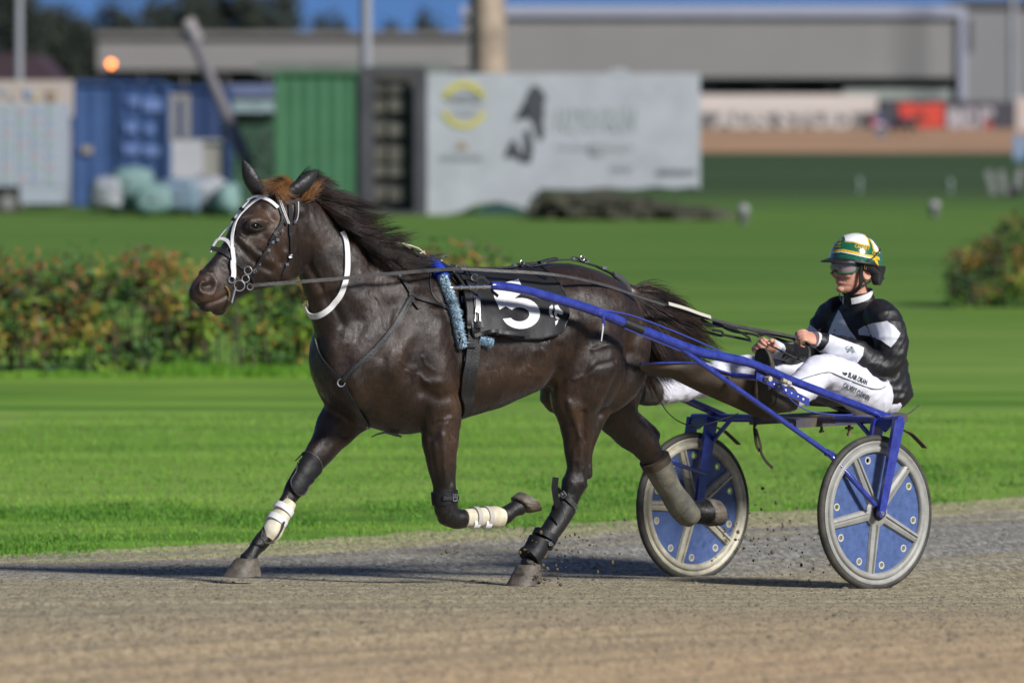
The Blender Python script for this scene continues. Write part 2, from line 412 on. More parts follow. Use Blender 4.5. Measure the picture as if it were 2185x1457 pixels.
# --- sculpted anatomy: strokes drawn on the near side; (pixel polyline, half width px, height mm)
STR = [
 # veins and tendons
 ([(962,893),(955,905),(958,925),(966,938),(962,955)],2.2,3.2), ([(925,900),(935,893),(950,896),(960,890)],2.2,3), ([(950,955),(947,990),(950,1020)],2.2,3), ([(972,940),(968,975),(967,1010)],2.0,2.5),
 ([(865,790),(880,800),(895,798),(905,812),(918,818)],2.2,3), ([(850,770),(868,782),(880,790)],2,2.5), ([(900,760),(908,780),(925,790)],2,2.5),
 ([(1235,925),(1243,940),(1250,948),(1243,960)],2.2,3), ([(1225,900),(1232,915),(1236,930)],2,2.6), ([(1250,870),(1258,885),(1252,905)],2,2.6),
 ([(520,520),(533,545),(536,565)],2,2.6), ([(505,540),(512,560),(520,572)],1.8,2.2), ([(505,575),(498,590),(500,610)],2,2),
 ([(668,560),(690,600),(700,640),(715,680)],3,3.5), ([(800,640),(815,670),(822,700)],3,3), ([(780,620),(790,650),(800,675)],3,2.5),
 ([(1155,745),(1163,760),(1160,775)],3,3), ([(1172,725),(1180,745),(1176,765)],3,3), ([(1128,782),(1138,790),(1136,802),(1126,800)],2.6,3),
 ([(1265,745),(1300,735),(1330,740)],5,4), ([(1250,800),(1275,780),(1310,770)],5,-4), ([(1225,810),(1250,800),(1262,780)],5,4),
 ([(655,905),(640,950),(625,1000)],5,3), ([(700,920),(678,960),(655,1000)],4,-4),
 ([(1040,790),(1044,810)],4,-2), ([(1075,780),(1080,815)],4,-2), ([(1108,770),(1112,805)],4,-2),
 ([(600,560),(604,585),(596,602)],3,-4), ([(556,528),(575,545),(590,570)],2.5,3), ([(498,500),(515,498),(525,505)],4,-4),
 ([(640,470),(655,560),(690,620),(730,690)],12,-9), ([(650,450),(700,560),(760,640)],16,5),
 ([(740,530),(770,600),(790,660)],22,6), ([(800,560),(830,620),(850,690)],20,-5),
 ([(770,690),(740,760),(735,830)],20,-8), ([(700,740),(690,800),(710,840)],20,7),
 ([(905,640),(870,720),(835,790)],22,8), ([(880,620),(845,690),(815,760)],14,-6), ([(930,690),(925,760),(945,810)],26,8), ([(985,740),(990,800),(985,850)],14,-7),
 ([(890,800),(900,835),(940,852),(975,840)],12,-8), ([(880,790),(905,815),(935,815)],10,6), ([(955,885),(935,905),(925,935)],9,-6),
 ([(945,930),(948,980),(950,1030)],7,5), ([(965,900),(962,960),(964,1030)],5,-5), ([(915,930),(925,990),(932,1040)],7,-4),
 ([(1165,735),(1168,770),(1155,800)],12,6), ([(1195,740),(1192,790),(1170,830)],9,-10),
 ([(1245,640),(1265,720),(1250,790),(1235,850)],14,-6), ([(1220,690),(1215,760),(1225,820)],20,7), ([(1290,720),(1300,780),(1270,850)],22,6),
 ([(1330,690),(1340,750),(1310,820),(1280,880)],9,-7), ([(1215,860),(1232,910),(1240,960),(1245,1000)],7,5), ([(1245,880),(1248,940),(1252,990)],6,-8),
 ([(1240,930),(1225,960),(1222,1000)],5,3), ([(1235,985),(1240,1015),(1250,1035)],8,5),
 ([(510,505),(545,540),(580,560)],7,6), ([(505,520),(540,556),(575,578)],7,-6), ([(560,500),(580,520),(600,560)],8,-4),
 ([(520,470),(545,463),(568,474)],6,8), ([(525,500),(548,500),(566,492)],5,-4), ([(555,440),(572,452),(585,470)],8,-7), ([(478,560),(500,580),(520,600)],7,-5),
 ([(415,655),(440,650),(470,640),(488,628)],4,-7), ([(425,580),(452,585),(462,605),(452,630)],5,5), ([(610,540),(616,575),(610,600)],8,5),
 ([(690,880),(700,920),(690,950)],8,4), ([(720,860),(740,890),(735,930)],14,-4),
 ([(1040,760),(1100,780),(1140,770)],24,-3), ([(1000,780),(1020,830),(1060,850)],20,3), ([(1110,800),(1130,780),(1140,750)],8,4),
]
def segd(p, pl):
    best = 1e9
    for i in range(len(pl) - 1):
        a = V(pl[i]); b = V(pl[i + 1]); ab = b - a; t = max(0, min(1, (p - a).dot(ab) / ab.length_squared)); best = min(best, (a + ab * t - p).length)
    return best
nr = vnorm(horse); vdir = (V((0, 21, 1.2)) - CAMP).normalized()
bbs = [(min(a for a, _ in pl) - 3 * w, max(a for a, _ in pl) + 3 * w, min(b for _, b in pl) - 3 * w, max(b for _, b in pl) + 3 * w) for pl, w, h in STR]
disp = []
for v, n in zip(horse.v, nr):
    d = 0.0
    if n.dot(vdir) < .05 and L.dot(v - O0) > -.09:
        px, py = topx(v); p = V((px, py))
        for (pl, w, h), bb in zip(STR, bbs):
            if bb[0] < px < bb[1] and bb[2] < py < bb[3]:
                q = segd(p, pl) / w
                if q < 2.6: d += h * .0014 * math.exp(-q * q * 1.1)
        # nostril
        q = ((px - 440) / 16) ** 2 + ((py - 611) / 15) ** 2
        if q < 3: d -= .040 * math.exp(-q * q * 1.6)
        q = ((px - 546) / 17) ** 2 + ((py - 483) / 8) ** 2
        if q < 3: d -= .008 * math.exp(-q * q)
    m = noise.noise(v * 6) * .0045 + noise.noise(v * 15) * .002 - (1 - abs(noise.noise(v * 11 + V((5, 0, 0)))) ** .5) * .0016 + noise.noise(v * 38) * .001
    disp.append(d + m)
for i, d in enumerate(disp): horse.v[i] += nr[i] * d
HT = bvh(horse)
# coat: colour regions are the animal's own (black points, brown muzzle and flanks); nostril depth is painted on
coat = bpy.data.materials.new('coat'); coat.use_nodes = True
n = coat.node_tree.nodes; k = coat.node_tree.links; p = n['Principled BSDF']
at = n.new('ShaderNodeAttribute'); at.attribute_name = 'pt'; tc = n.new('ShaderNodeTexCoord')
def nz(scale, det=5, stretch=None):
    t = n.new('ShaderNodeTexNoise'); t.inputs['Scale'].default_value = scale; t.inputs['Detail'].default_value = det
    mp = n.new('ShaderNodeMapping'); k.new(tc.outputs['Object'], mp.inputs[0]); k.new(mp.outputs[0], t.inputs['Vector'])
    if stretch: mp.inputs['Scale'].default_value = stretch; mp.inputs['Rotation'].default_value = (0, .35, TH)
    return t
t1 = nz(7); mx = n.new('ShaderNodeMixRGB'); mx.inputs[1].default_value = (.0085, .0043, .0027, 1); mx.inputs[2].default_value = (.027, .0132, .0072, 1)
mr = n.new('ShaderNodeMapRange'); mr.inputs[1].default_value = .35; mr.inputs[2].default_value = .68; k.new(t1.outputs[0], mr.inputs[0]); k.new(mr.outputs[0], mx.inputs[0])
m2 = n.new('ShaderNodeMixRGB'); k.new(at.outputs['Vector'], m2.inputs[0]); sx = n.new('ShaderNodeSeparateXYZ'); k.new(at.outputs['Vector'], sx.inputs[0]); k.new(sx.outputs[0], m2.inputs[0])
k.new(mx.outputs[0], m2.inputs[1]); m2.inputs[2].default_value = (.006, .005, .0045, 1)
m3 = n.new('ShaderNodeMixRGB'); k.new(sx.outputs[1], m3.inputs[0]); k.new(m2.outputs[0], m3.inputs[1]); m3.inputs[2].default_value = (.105, .056, .030, 1)
t5 = nz(150, 4, (4, 1, 1.2)); r5 = n.new('ShaderNodeMapRange'); r5.inputs[1].default_value = .4; r5.inputs[2].default_value = .6; r5.inputs[3].default_value = .55; r5.inputs[4].default_value = 1.5; k.new(t5.outputs[0], r5.inputs[0]); vm = n.new('ShaderNodeVectorMath'); vm.operation = 'SCALE'; k.new(m3.outputs[0], vm.inputs[0]); k.new(r5.outputs[0], vm.inputs['Scale']); k.new(vm.outputs[0], p.inputs['Base Color'])
t3 = nz(26, 7, (5, 1, 1.2)); r3 = n.new('ShaderNodeMapRange'); r3.inputs[1].default_value = .3; r3.inputs[2].default_value = .7; r3.inputs[3].default_value = .27; r3.inputs[4].default_value = .60
k.new(t3.outputs[0], r3.inputs[0]); k.new(r3.outputs[0], p.inputs['Roughness']); p.inputs['Specular IOR Level'].default_value = .5
p.inputs['Sheen Weight'].default_value = .04; p.inputs['Sheen Roughness'].default_value = .4
t2 = nz(130, 8, (5, 1, 1.2)); b1 = n.new('ShaderNodeBump'); b1.inputs['Strength'].default_value = .38; b1.inputs['Distance'].default_value = .006
k.new(t2.outputs[0], b1.inputs['Height']); t4 = nz(13, 4); b2 = n.new('ShaderNodeBump'); b2.inputs['Strength'].default_value = .28; b2.inputs['Distance'].default_value = .012
k.new(t4.outputs[0], b2.inputs['Height']); k.new(b1.outputs[0], b2.inputs['Normal']); k.new(b2.outputs[0], p.inputs['Normal'])
base = SL(1.9, 0, 0); base.z = gz(base.x, base.y)
horse_o = thing('racehorse', 'dark brown trotting racehorse with wind blown mane pulling the blue cart', 'horse', base)
ho = horse.build('body', coat, horse_o)
attr = ho.data.attributes.new('pt', 'FLOAT_VECTOR', 'POINT')
TAN = [(560,455,26,20,.5),(600,470,22,30,.45),(530,470,14,14,.35),(455,632,34,20,.45),(468,588,14,14,.4),(425,600,22,18,.25),(545,515,30,12,.25),(1180,850,26,40,.5),(1235,880,20,50,.25),(975,850,26,40,.3),(1120,800,60,30,.2),(960,920,20,60,.25),(590,545,30,30,.15),(430,590,8,8,.3)]
vals = []
for v in horse.v:
    px, py = topx(v); blk = 0
    if v.z < .75: blk = max(0, min(1, (.72 - v.z) / .22))
    if px < 560 and 520 < py: blk = max(blk, .35)
    qn = ((px - 440) / 15) ** 2 + ((py - 611) / 14) ** 2
    if L.dot(v - O0) > 0: blk = max(blk, 1.0 if qn < .8 else 0)  # nostril hollow painted black to look deeper
    qe = ((px - 546) / 17) ** 2 + ((py - 484) / 9) ** 2
    if qe < 1.6 and L.dot(v - O0) > 0: blk = max(blk, 1 - .6 * max(0, qe - .9) / .7)
    tan = sum(w * math.exp(-(((px - a) / c) ** 2 + ((py - b) / d) ** 2)) for a, b, c, d, w in TAN)
    vals += [blk, min(.8, tan), 0]
attr.data.foreach_set('vector', vals)
# hooves
hoofm = mat('hoof', (.05, .042, .035), .6, bump=.6, bscale=30, col2=(.15, .125, .095), var=1, vscale=16, bstretch=(1, 1, 3))
def hoof(cor, toe, heel, l, rc, rb, lab=None):
    """coronet centre and the two ends of the sole, photo pixels"""
    c = HP(*cor, l); t = HP(*toe, l); h = HP(*heel, l); ax = (t - h); bl = ax.length / 2; mid = (t + h) / 2; ax.normalize(); b = ax.cross(L).normalized()
    mb = MB(); rr = []
    for q in (0, .12, .35, .65, .9, 1, 1.04, 1.0):
        cc = c.lerp(mid, min(q, 1)); w = (rc * (1 - q) + rb * q) / sc(c); a = (rc * 1.05 / sc(c)) * (1 - q) + bl * q
        if q == 0: w *= .9; a *= .9
        if q > 1: w *= .88; a *= .88
        if len(rr) == 7: w *= .5; a *= .5
        rr.append([cc + ax * a * math.cos(2 * math.pi * j / 24) + L * w * math.sin(2 * math.pi * j / 24) for j in range(24)])
    mb.rings(rr); o = mb.build('hoof', hoofm, horse_o); return o
hoof((527,1190),(479,1230),(553,1226),-.16,24,33)
hoof((1110,1078),(1147,1090),(1112,1050),.17,25,33)
hoof((1128,1202),(1084,1252),(1152,1240),.15,24,32)
hoof((1508,1092),(1536,1121),(1530,1066),-.15,30,28)
# eye
eyem = mat('eye', (.005, .0035, .003), .12, spec=.35)
e, en = cast(546, 483, HT); mb = MB(); mb.ell(e - en * .010, (F, L, UP), (.021, .017, .017)); mb.build('eye', eyem, horse_o)
lidm = mat('eyelid', (.016, .010, .007), .7)
mb = MB(); 
for pl in ([(532,484),(540,476),(552,476),(562,485)], [(534,486),(545,491),(556,489),(562,485)]):
    P, N = rays(pl, HT, .003, 2); mb.tube(P, .0028, 6)
mb.build('eyelid', lidm, horse_o)
# ears with folded pinna
def ear(bx, by, tx, ty, l, w, face, nm='ear'):
    b = HP(bx, by, l); t = HP(tx, ty, l * 1.25); ax = t - b; ln = ax.length; ax.normalize(); sd = face.cross(ax).normalized(); fr = ax.cross(sd).normalized() * -1
    rr = []; mb = MB(); NN = 12
    for i in range(NN + 1):
        q = i / NN; wd = w * (.55 + 1.6 * q - 1.0 * q * q) * (1 - q ** 3.5) + .003; cv = b + ax * ln * (q) + fr * (-.012 * math.sin(q * 3.1))
        out = []
        for j in range(17):
            a = R(-125) + R(250) * j / 16; out.append(cv + sd * math.sin(a) * wd + fr * (-math.cos(a)) * wd * .75)
        inn = [cv + (x - cv) * .86 for x in reversed(out)]; rr.append(out + inn)
    mb.rings(rr); return mb.build(nm, [earm], horse_o)
earm = mat('ear_cover', (.016, .015, .016), .5, bump=.4, bscale=60, var=.3)
ear(604, 420, 678, 363, .070, .038, -UP * .4 - F * .35 + L * .7, 'ear')
ear(560, 424, 519, 342, -.070, .033, (F * .8 - L * .4 + L * .9).normalized(), 'ear')
# --- hair
def hairmat(nm, c1, c2):
    m = mat(nm, c1, .42, col2=c2, var=1, vscale=14, spec=.5); return m
hm = hairmat('mane_hair', (.005, .0035, .003), (.028, .012, .007)); tm = hairmat('tail_hair', (.005, .0035, .003), (.040, .017, .009)); fm = hairmat('forelock_hair', (.05, .020, .009), (.36, .17, .055))
def strands(mb, guides, num, spread, wid, seed, frizz=.012, lenv=(.6, 1.05)):
    """guides: polylines in world space; every strand blends two neighbouring guides"""
    r = random.Random(seed)
    for _ in range(num):
        g = r.random() * (len(guides) - 1); i = int(g); t = g - i; A, B = guides[i], guides[i + 1]; m = len(A); K = 9
        ln = r.uniform(*lenv); cl = int(r.random() * 70); rc = random.Random(cl * 7 + seed); g = min(len(guides) - 1.001, max(0, rc.random() * (len(guides) - 1) + r.gauss(0, .10))); i = int(g); t = g - i; A, B = guides[i], guides[i + 1]; ln *= rc.uniform(.75, 1.12); off = V((rc.gauss(0, 1), rc.gauss(0, 1), rc.gauss(0, 1))) * spread * 1.8 + V((r.gauss(0, 1), r.gauss(0, 1), r.gauss(0, 1))) * spread * .6; ph = r.uniform(0, 9); pts = []
        for j in range(K):
            q = j / (K - 1) * ln * (m - 1); a = min(int(q), m - 2); w = q - a
            # smooth interpolation along each guide
            def cr(G):
                p0, p1, p2, p3 = G[max(a - 1, 0)], G[a], G[a + 1], G[min(a + 2, m - 1)]
                return .5 * ((2 * p1) + (p2 - p0) * w + (2 * p0 - 5 * p1 + 4 * p2 - p3) * w * w + (3 * p1 - p0 - 3 * p2 + p3) * w ** 3)
            p = cr(A).lerp(cr(B), t); e = j / (K - 1)
            p = p + off * (.15 + e * 1.0) + noise.noise_vector(p * 9 + V((ph, 0, 0))) * frizz * e * 2 + noise.noise_vector(p * 3.0 + V((0, int(g * 3), 0))) * frizz * 2.2 * e
            pts.append(p)
        sd = (CAMP - pts[0]).normalized()
        ws = wid * r.uniform(.6, 1.4); rr = []
        for j in range(K):
            d = (pts[min(j + 1, K - 1)] - pts[max(j - 1, 0)]).normalized(); b = d.cross(sd).normalized(); w = ws * (1 - (j / (K - 1)) ** 2 * .9)
            rr.append([pts[j] - b * w, pts[j] + sd * w * .8, pts[j] + b * w])
        mb.rings(rr, 0, caps=False)
def G(*p): return [HP(a, b, c) for a, b, c in p]
mb = MB()
MG = [G((628,398,.0),(655,392,.01),(680,405,.02),(700,425,.03)),
      G((648,408,.0),(680,402,.02),(715,405,.03),(745,412,.04)),
      G((665,418,.0),(705,425,.04),(755,432,.06),(810,448,.05)),
      G((682,430,.0),(720,452,.06),(770,470,.09),(840,468,.07)),
      G((700,444,.0),(735,475,.08),(790,500,.12),(850,490,.10)),
      G((722,458,.0),(752,492,.09),(800,515,.13),(862,505,.12)),
      G((745,474,.0),(770,505,.10),(815,530,.14),(875,535,.14)),
      G((772,490,.0),(790,525,.11),(825,555,.15),(880,562,.15)),
      G((800,506,.0),(815,530,.10),(850,560,.15),(905,572,.15)),
      G((830,522,.0),(845,535,.08),(875,555,.12),(915,560,.13)),
      G((860,536,.0),(875,545,.05),(900,550,.08),(935,545,.08))]
strands(mb, MG, 7000, .013, .0011, 3, .013, (.45, 1.05)); mb.build('mane', hm, horse_o)
mb = MB()
TG = [G((1345,618,.0),(1375,622,.0),(1420,640,.0),(1462,668,.0),(1515,712,.0)),
      G((1348,628,.02),(1385,650,.04),(1430,675,.05),(1465,690,.05),(1500,735,.04)),
      G((1350,635,.03),(1385,680,.05),(1420,715,.07),(1450,740,.07),(1490,762,.06)),
      G((1350,640,.02),(1378,690,.04),(1400,735,.06),(1425,770,.06),(1455,790,.05)),
      G((1349,640,.0),(1375,695,.02),(1395,740,.03),(1412,775,.03),(1440,802,.0)),
      G((1348,638,-.02),(1366,690,-.03),(1376,725,-.03),(1384,750,-.03),(1396,778,-.03))]
strands(mb, TG, 8500, .025, .0012, 5, .014, (.5, 1.05)); 
mb.tube(G((1325,615,0),(1350,628,0),(1375,660,.02),(1392,700,.02)), [.035, .04, .032, .01], 12)
mb.build('tail', tm, horse_o)
mb = MB()
FG = [G((625,392,.02),(600,385,.05),(575,392,.06),(552,404,.06)), G((630,395,.03),(605,392,.07),(585,402,.09),(560,410,.09)), G((628,398,.03),(612,398,.08),(608,414,.10),(635,425,.12)),
      G((600,392,.04),(590,400,.08),(600,420,.11),(625,428,.12))]
strands(mb, FG, 800, .006, .0010, 8, .012, (.4, 1.1)); 
FG2 = [G((640,430,.06),(655,415,.07),(668,398,.07),(680,385,.06)), G((645,432,.05),(662,420,.06),(676,405,.05),(690,402,.04))]
strands(mb, FG2, 300, .008, .0010, 9, .014, (.4, 1.1)); mb.build('forelock', fm, horse_o)
# ================================================================ HARNESS
# surface of the trunk seen from its own axis: (s, angle from straight up towards the left side)
def hull(s, phi, off=.0):
    c = SL(s, 0, 1.16); d = L * math.sin(phi) + UP * math.cos(phi); h = HT.ray_cast(c + d * .6, -d)
    return (c + d * .3 if h[0] is None else h[0]) + d * off, d
def frow(phi, edge, lo, hi, off):
    for _ in range(16):
        m = (lo + hi) / 2; p, _d = hull(m, phi, off); x, y = topx(p)
        if x < edge(y): hi = m      # larger s lies to the left
        else: lo = m
    return (lo + hi) / 2
def interp(tab, x):
    if x <= tab[0][0]: return tab[0][1]
    for (a, b), (c, d) in zip(tab, tab[1:]):
        if x <= c: return b + (d - b) * (x - a) / (c - a)
    return tab[-1][1]
fe = lambda y: interp([(560, 985), (600, 990), (715, 1004), (760, 1006)], y)
re_ = lambda y: interp([(560, 1150), (580, 1168), (600, 1186), (625, 1202), (650, 1209), (680, 1208), (700, 1199), (730, 1190)], y)
be = lambda x: interp([(1000, 712), (1050, 713), (1100, 723), (1150, 723), (1190, 712), (1210, 690)], x)
NU, NV = 40, 52; PM = R(112); tab = []
for j in range(-30, 80):
    ph = PM * j / 79; a = frow(abs(ph), fe, 1.6, 2.5, .012); b = frow(abs(ph), re_, 1.0, 2.0, .012); tab.append((ph, a, b))
def sb(ph, u): 
    a = interp([(t[0], t[1]) for t in tab], ph); b = interp([(t[0], t[2]) for t in tab], ph); return a + (b - a) * u
cloth = MB(); grid = []
for i in range(NU + 1):
    u = i / NU; lo, hi = R(30), PM
    for _ in range(12):
        m = (lo + hi) / 2; x, y = topx(hull(sb(m, u), m, .012)[0])
        if y < be(x): lo = m
        else: hi = m
    col = []
    for j in range(NV + 1):
        ph = R(-70) + (lo - R(-70)) * j / NV; s_ = sb(ph, u); p, d = hull(s_, ph, .010)
        w = .005 * math.sin(u * 11 + ph * 3 + 2 * noise.noise(V((u * 2, ph * 2, 0)))) + .007 * noise.noise(V((u * 3, ph * 3, 1))) + .002 * noise.noise(V((u * 9, ph * 6, 5)))
        e = max(0, (j / NV - .55)) * .035; col.append(p + d * (max(w, -.004) + .003 + e * (1 + .5 * math.sin(u * 9))))
    grid.append(col)
n_ = NV + 1
cloth.add([p for c_ in grid for p in c_], [(i * n_ + j, (i + 1) * n_ + j, (i + 1) * n_ + j + 1, i * n_ + j + 1) for i in range(NU) for j in range(NV)])
CT = bvh(horse, cloth)
ct = thing('number_cloth', 'black saddle cloth with a large white 5 draped over the racehorse behind its saddle', 'saddle cloth', SL(1.6, .25, .95))
cloth.build('cloth', M['vinyl'], ct)
mb = MB(); mb.tube([grid[i][NV] for i in range(NU + 1)] + [grid[NU][j] for j in range(NV - 1, -1, -1)], .0045, 6); mb.build('piping', M['leather'], ct)
mwh = mat('vinyl_white', (.62, .62, .64), .5)
def arc(cx, cy, rx, ry, a0, a1, n=24): return [(cx + rx * math.cos(R(a0 + (a1 - a0) * i / n)), cy - ry * math.sin(R(a0 + (a1 - a0) * i / n))) for i in range(n + 1)]
def rot(pl, c, ang):
    ca, sa = math.cos(R(ang)), math.sin(R(ang)); return [(c[0] + (x - c[0]) * ca - (y - c[1]) * sa, c[1] + (x - c[0]) * sa + (y - c[1]) * ca) for x, y in pl]
mb = MB()
decal(mb, [poly((1050, 610), (1106, 596), (1118, 621), (1067, 632), (1078, 654), (1066, 661), (1054, 634))], CT, .003, 5)
decal(mb, [(arc(1111, 669, 41, 33, 150, -160) + list(reversed(arc(1108, 671, 21, 15, 140, -150))), [(i, i + 1, 48 - i, 49 - i) for i in range(24)])], CT, .003, 5)
mb.build('numeral_five', mwh, ct)
mb = MB()
for pl in ([(1172,655),(1178,650),(1180,656),(1177,667),(1181,677),(1175,676),(1171,667)], [(1183,652),(1190,651),(1194,658),(1201,665),(1200,671),(1194,671),(1189,668),(1187,673),(1194,681),(1186,680),(1182,670),(1184,660)], [(1184,686),(1191,682),(1189,689),(1185,695)]):
    mb = MB(); decal(mb, [poly(*pl)], CT, .003, 4); mb.build('emblem', mwh, ct)
mb = MB(); mb.add([hull(1.5, -.5, .02)[0], hull(1.49, -.5, .02)[0], hull(1.49, -.52, .02)[0]], [(0, 1, 2)]); mb.build('stitch_patch', M['vinyl'], ct)
def ring(mb, px, py, l, rpx, r=.0022, nrm=None, T=None, mi=0, arcs=(0, 2 * math.pi), off=.012):
    if T is not None:
        p, n_ = cast(px, py, T)
        if p is None: p = HP(px, py, l); n_ = L
        p = p + n_ * off
    else: p = HP(px, py, l)
    v = (CAMP - p).normalized(); mb.torus(p, (nrm or (v * .8 + L * .4)), rpx / sc(p), r, 20, 6, mi, *arcs)
def buckle(mb, px, py, w, h, ang, T, l=0, mi=0):
    p, n_ = cast(px, py, T)
    if p is None: p = HP(px, py, l); n_ = L
    v = (CAMP - p).normalized(); n_ = (n_ + v).normalized(); p = p + n_ * .012; a = (UP - n_ * UP.dot(n_)).normalized(); b = n_.cross(a); q = R(ang); a, b = a * math.cos(q) + b * math.sin(q), b * math.cos(q) - a * math.sin(q)
    w /= sc(p) * 2; h /= sc(p) * 2; c = [p + a * h + b * w, p - a * h + b * w, p - a * h - b * w, p + a * h - b * w]
    mb.tube(c, .0024, 6, mi, closed=True); mb.tube([p - b * w, p + b * w], .0018, 5, mi); mb.tube([p, p + a * h], .0016, 5, mi)
# bridle
br = thing('bridle', 'bridle with white browband and white crossed nose straps on the racehorse head', 'bridle', HP(540, 640, 0))
mb = MB()
for pl, w in (([(528,428),(532,424),(543,421),(558,424),(576,431),(591,445)],9), ([(572,419),(548,430),(524,450),(508,470),(501,488),(496,512),(495.5,533)],6.5), ([(536,428),(518,447),(500,471),(482,490),(464,513),(452,534)],6.5), ([(450,538),(452,528),(458,515),(468,510),(482,511),(491,519),(495.5,533)],8)):
    strap(mb, pl, w, HT, .006, .004)
mb.build('white_strap', M['white'], br)
mb = MB(); strap(mb, [(495.5,530),(497,560)], 9, HT, .012, .005); strap(mb, [(496,556),(494,592)], 12, HT, .012, .005); mb.build('cheek_tab', M['white'], br)
mb = MB()
for pl, w in (([(450,530),(464,533),(478,538),(497,551),(520,571)],11), ([(601,446),(601,472),(589,497),(580,515),(553,558),(538,585)],9), ([(616,428),(617,475),(618,503)],11), ([(618,500),(617.5,548),(611,566),(603,586)],6),
              ([(590,422),(597,450),(610,480)],9), ([(630,430),(630,456),(623,478)],8), ([(602,474),(590,490),(572,520)],7), ([(526,580),(536,590),(541,606)],5), ([(600,440),(612,432),(628,432)],8)):
    strap(mb, pl, w, HT, .005, .005)
for a, b in ((518,449),(501,471)): strap(mb, [(a - 5, b - 4), (a + 5, b + 4)], 8, HT, .012, .004)
mb.build('black_strap', M['leather'], br)
mb = MB()
for pl in ([(592,424),(600,450),(611,478)], [(633,432),(633,456),(626,476)], [(597,430),(604,452),(614,478)]): strap(mb, pl, 1.6, HT, .0115, .001)
mb.build('white_trim', M['white'], br)
mb = MB()
for a, b, r in ((526,576,8.4),(491.7,596.6,7),(507,608,11.4),(522,592,8),(530,609,6.5)): ring(mb, a, b, .06, r, .0024, T=HT)
for a, b, w, h, q in ((588,498,8,9,35),(600,494,6,8,-40),(542,577,7,8,30),(497,562,8,7,0),(617,546,8,5,0)): buckle(mb, a, b, w, h, q, HT)
for a, b in ((581,515),(590,511),(552,561),(611,563),(572,533),(626,474)): mb.box(*(lambda p: (p[0] + p[1] * .010, V((.006, 0, 0)), V((0, .004, 0)), V((0, 0, .006))))(cast(a, b, HT)))
mb.build('metal_fitting', M['metal'], br)
mb = MB(); p, n_ = cast(494, 612, HT); q, _ = cast(494, 640, HT); q = q or HP(494, 646, .05); mb.tube([p + L * .03, HP(494, 646, .085)], [.004, .006], 8); mb.build('bit_shank', M['metal'], br)
mb = MB(); P, N = rays([(480,611),(487,620),(489,630),(485,641)], HT, .006, 3); mb.tube(P, .005, 8); mb.build('lip_strap', M['brass'], br)
# white neck strap
mb = MB(); P, N = rays([(727,496),(736,515),(740,560),(737,592),(727,627),(706,655),(684,672),(668,675),(655,664),(648,648)], HT, .007, 5)
mb.ribbon(P, N, 12.5 / 490, .005)
ns = thing('neck_strap', 'white leather strap looped round the racehorse neck', 'neck strap', HP(680, 678, 0)); mb.build('strap', M['white'], ns)
mb = MB(); buckle(mb, 651, 648, 7, 12, 10, HT); mb.build('buckle', M['brass'], ns)
# breast collar
bc = thing('breast_collar', 'black breast collar straps meeting at a steel ring on the racehorse chest', 'breast collar', HP(760, 905, .1))
mb = MB()
for pl, w in (([(675,722),(683,755),(703,785),(726,810)],9), ([(732,812),(760,782),(800,745),(838,700),(862,665),(878,636)],13), ([(853,592),(868,616),(882,634),(915,645),(945,655),(985,666)],8), ([(733,820),(755,862),(785,906)],11), ([(872,628),(880,642),(893,660)],6)):
    strap(mb, pl, w, HT, .006, .006)
mb.build('strap', M['leather'], bc)
mb = MB(); P, N = rays([(736,808),(761,780),(800,743),(838,698),(874,640)], HT, .012, 6); mb.ribbon(P, N, .004, .001); P, N = rays([(918,585),(917,610),(922,632),(936,646)], HT, .006, 5); mb.tube(P, .0025, 6); mb.build('stitching', M['rein'], bc)
mb = MB(); ring(mb, 729, 815, 0, 8, .003, T=HT)
for a, b, w, h, q in ((853,590,6,7,30),(945,654,6,7,60),(984,668,6,8,0),(786,908,5,9,20)): buckle(mb, a, b, w, h, q, HT)
mb.build('ring', M['metal'], bc)
mb = MB(); P = [HP(a, b, .05) for a, b in ((793,932),(805,926),(822,922),(842,926),(856,931))]; mb.tube(P, [.003, .004, .005, .008, .004], 6); mb.build('belly_strap', M['leather'], bc)
# saddle pad, saddle, girth
sd = thing('harness_saddle', 'black harness saddle and girth with steel shaft holder on the racehorse back', 'harness saddle', HP(1000, 880, .25))
def overband(s0, ph0, ph1, w, off, th, slope=0.0, n=26):
    P = []; N = []
    for i in range(n):
        ph = ph0 + (ph1 - ph0) * i / (n - 1); p, d = hull(s0 + slope * ph, ph, off); P.append(p); N.append(d)
    mb.ribbon(P, N, w, th)
mb = MB()
for pl, w in (([(940,563),(968,580),(990,612),(1001,650),(1006,700),(1006,740),(1001,790),(994,850),(990,880)],30), ([(955,565),(985,590),(1004,625),(1010,680),(1012,730),(1006,790),(996,845)],20)):
    strap(mb, pl, w, CT, .014, .010)
strap(mb, [(935,575),(960,592),(985,625),(993,660)], 8, CT, .03, .006); strap(mb, [(968,566),(990,584),(1012,618)], 7, CT, .03, .006)
for pl, w in (([(950,572),(975,568)],12), ([(975,603),(1010,606)],14), ([(988,697),(1024,695)],16), ([(1004,718),(1045,709),(1060,712),(1120,715)],8), ([(993,735),(1010,738)],7)): strap(mb, pl, w, CT, .032, .006)
p, n_ = hull(2.13, .3, .02); overband(2.13, R(-60), R(25), .075, .01, .02)
mb.build('pad', M['leather'], sd)
mb = MB()
for x0 in (-6, 6):
    strap(mb, [(1010 + x0, 640),(1013 + x0, 690)], 1.5, CT, .03, .004)
strap(mb, [(1009,643),(1010,672)], 10, CT, .036, .004); buckle(mb, 1002, 770, 14, 9, 0, CT); buckle(mb, 999, 758, 12, 26, -12, CT)
a, b = HP(958, 614, .34), HP(1048, 612, .34)
mb.tube([a, a.lerp(b, .06), a.lerp(b, .1), a.lerp(b, .95), b], [.002, .0085, .0075, .0085, .0085], 10)
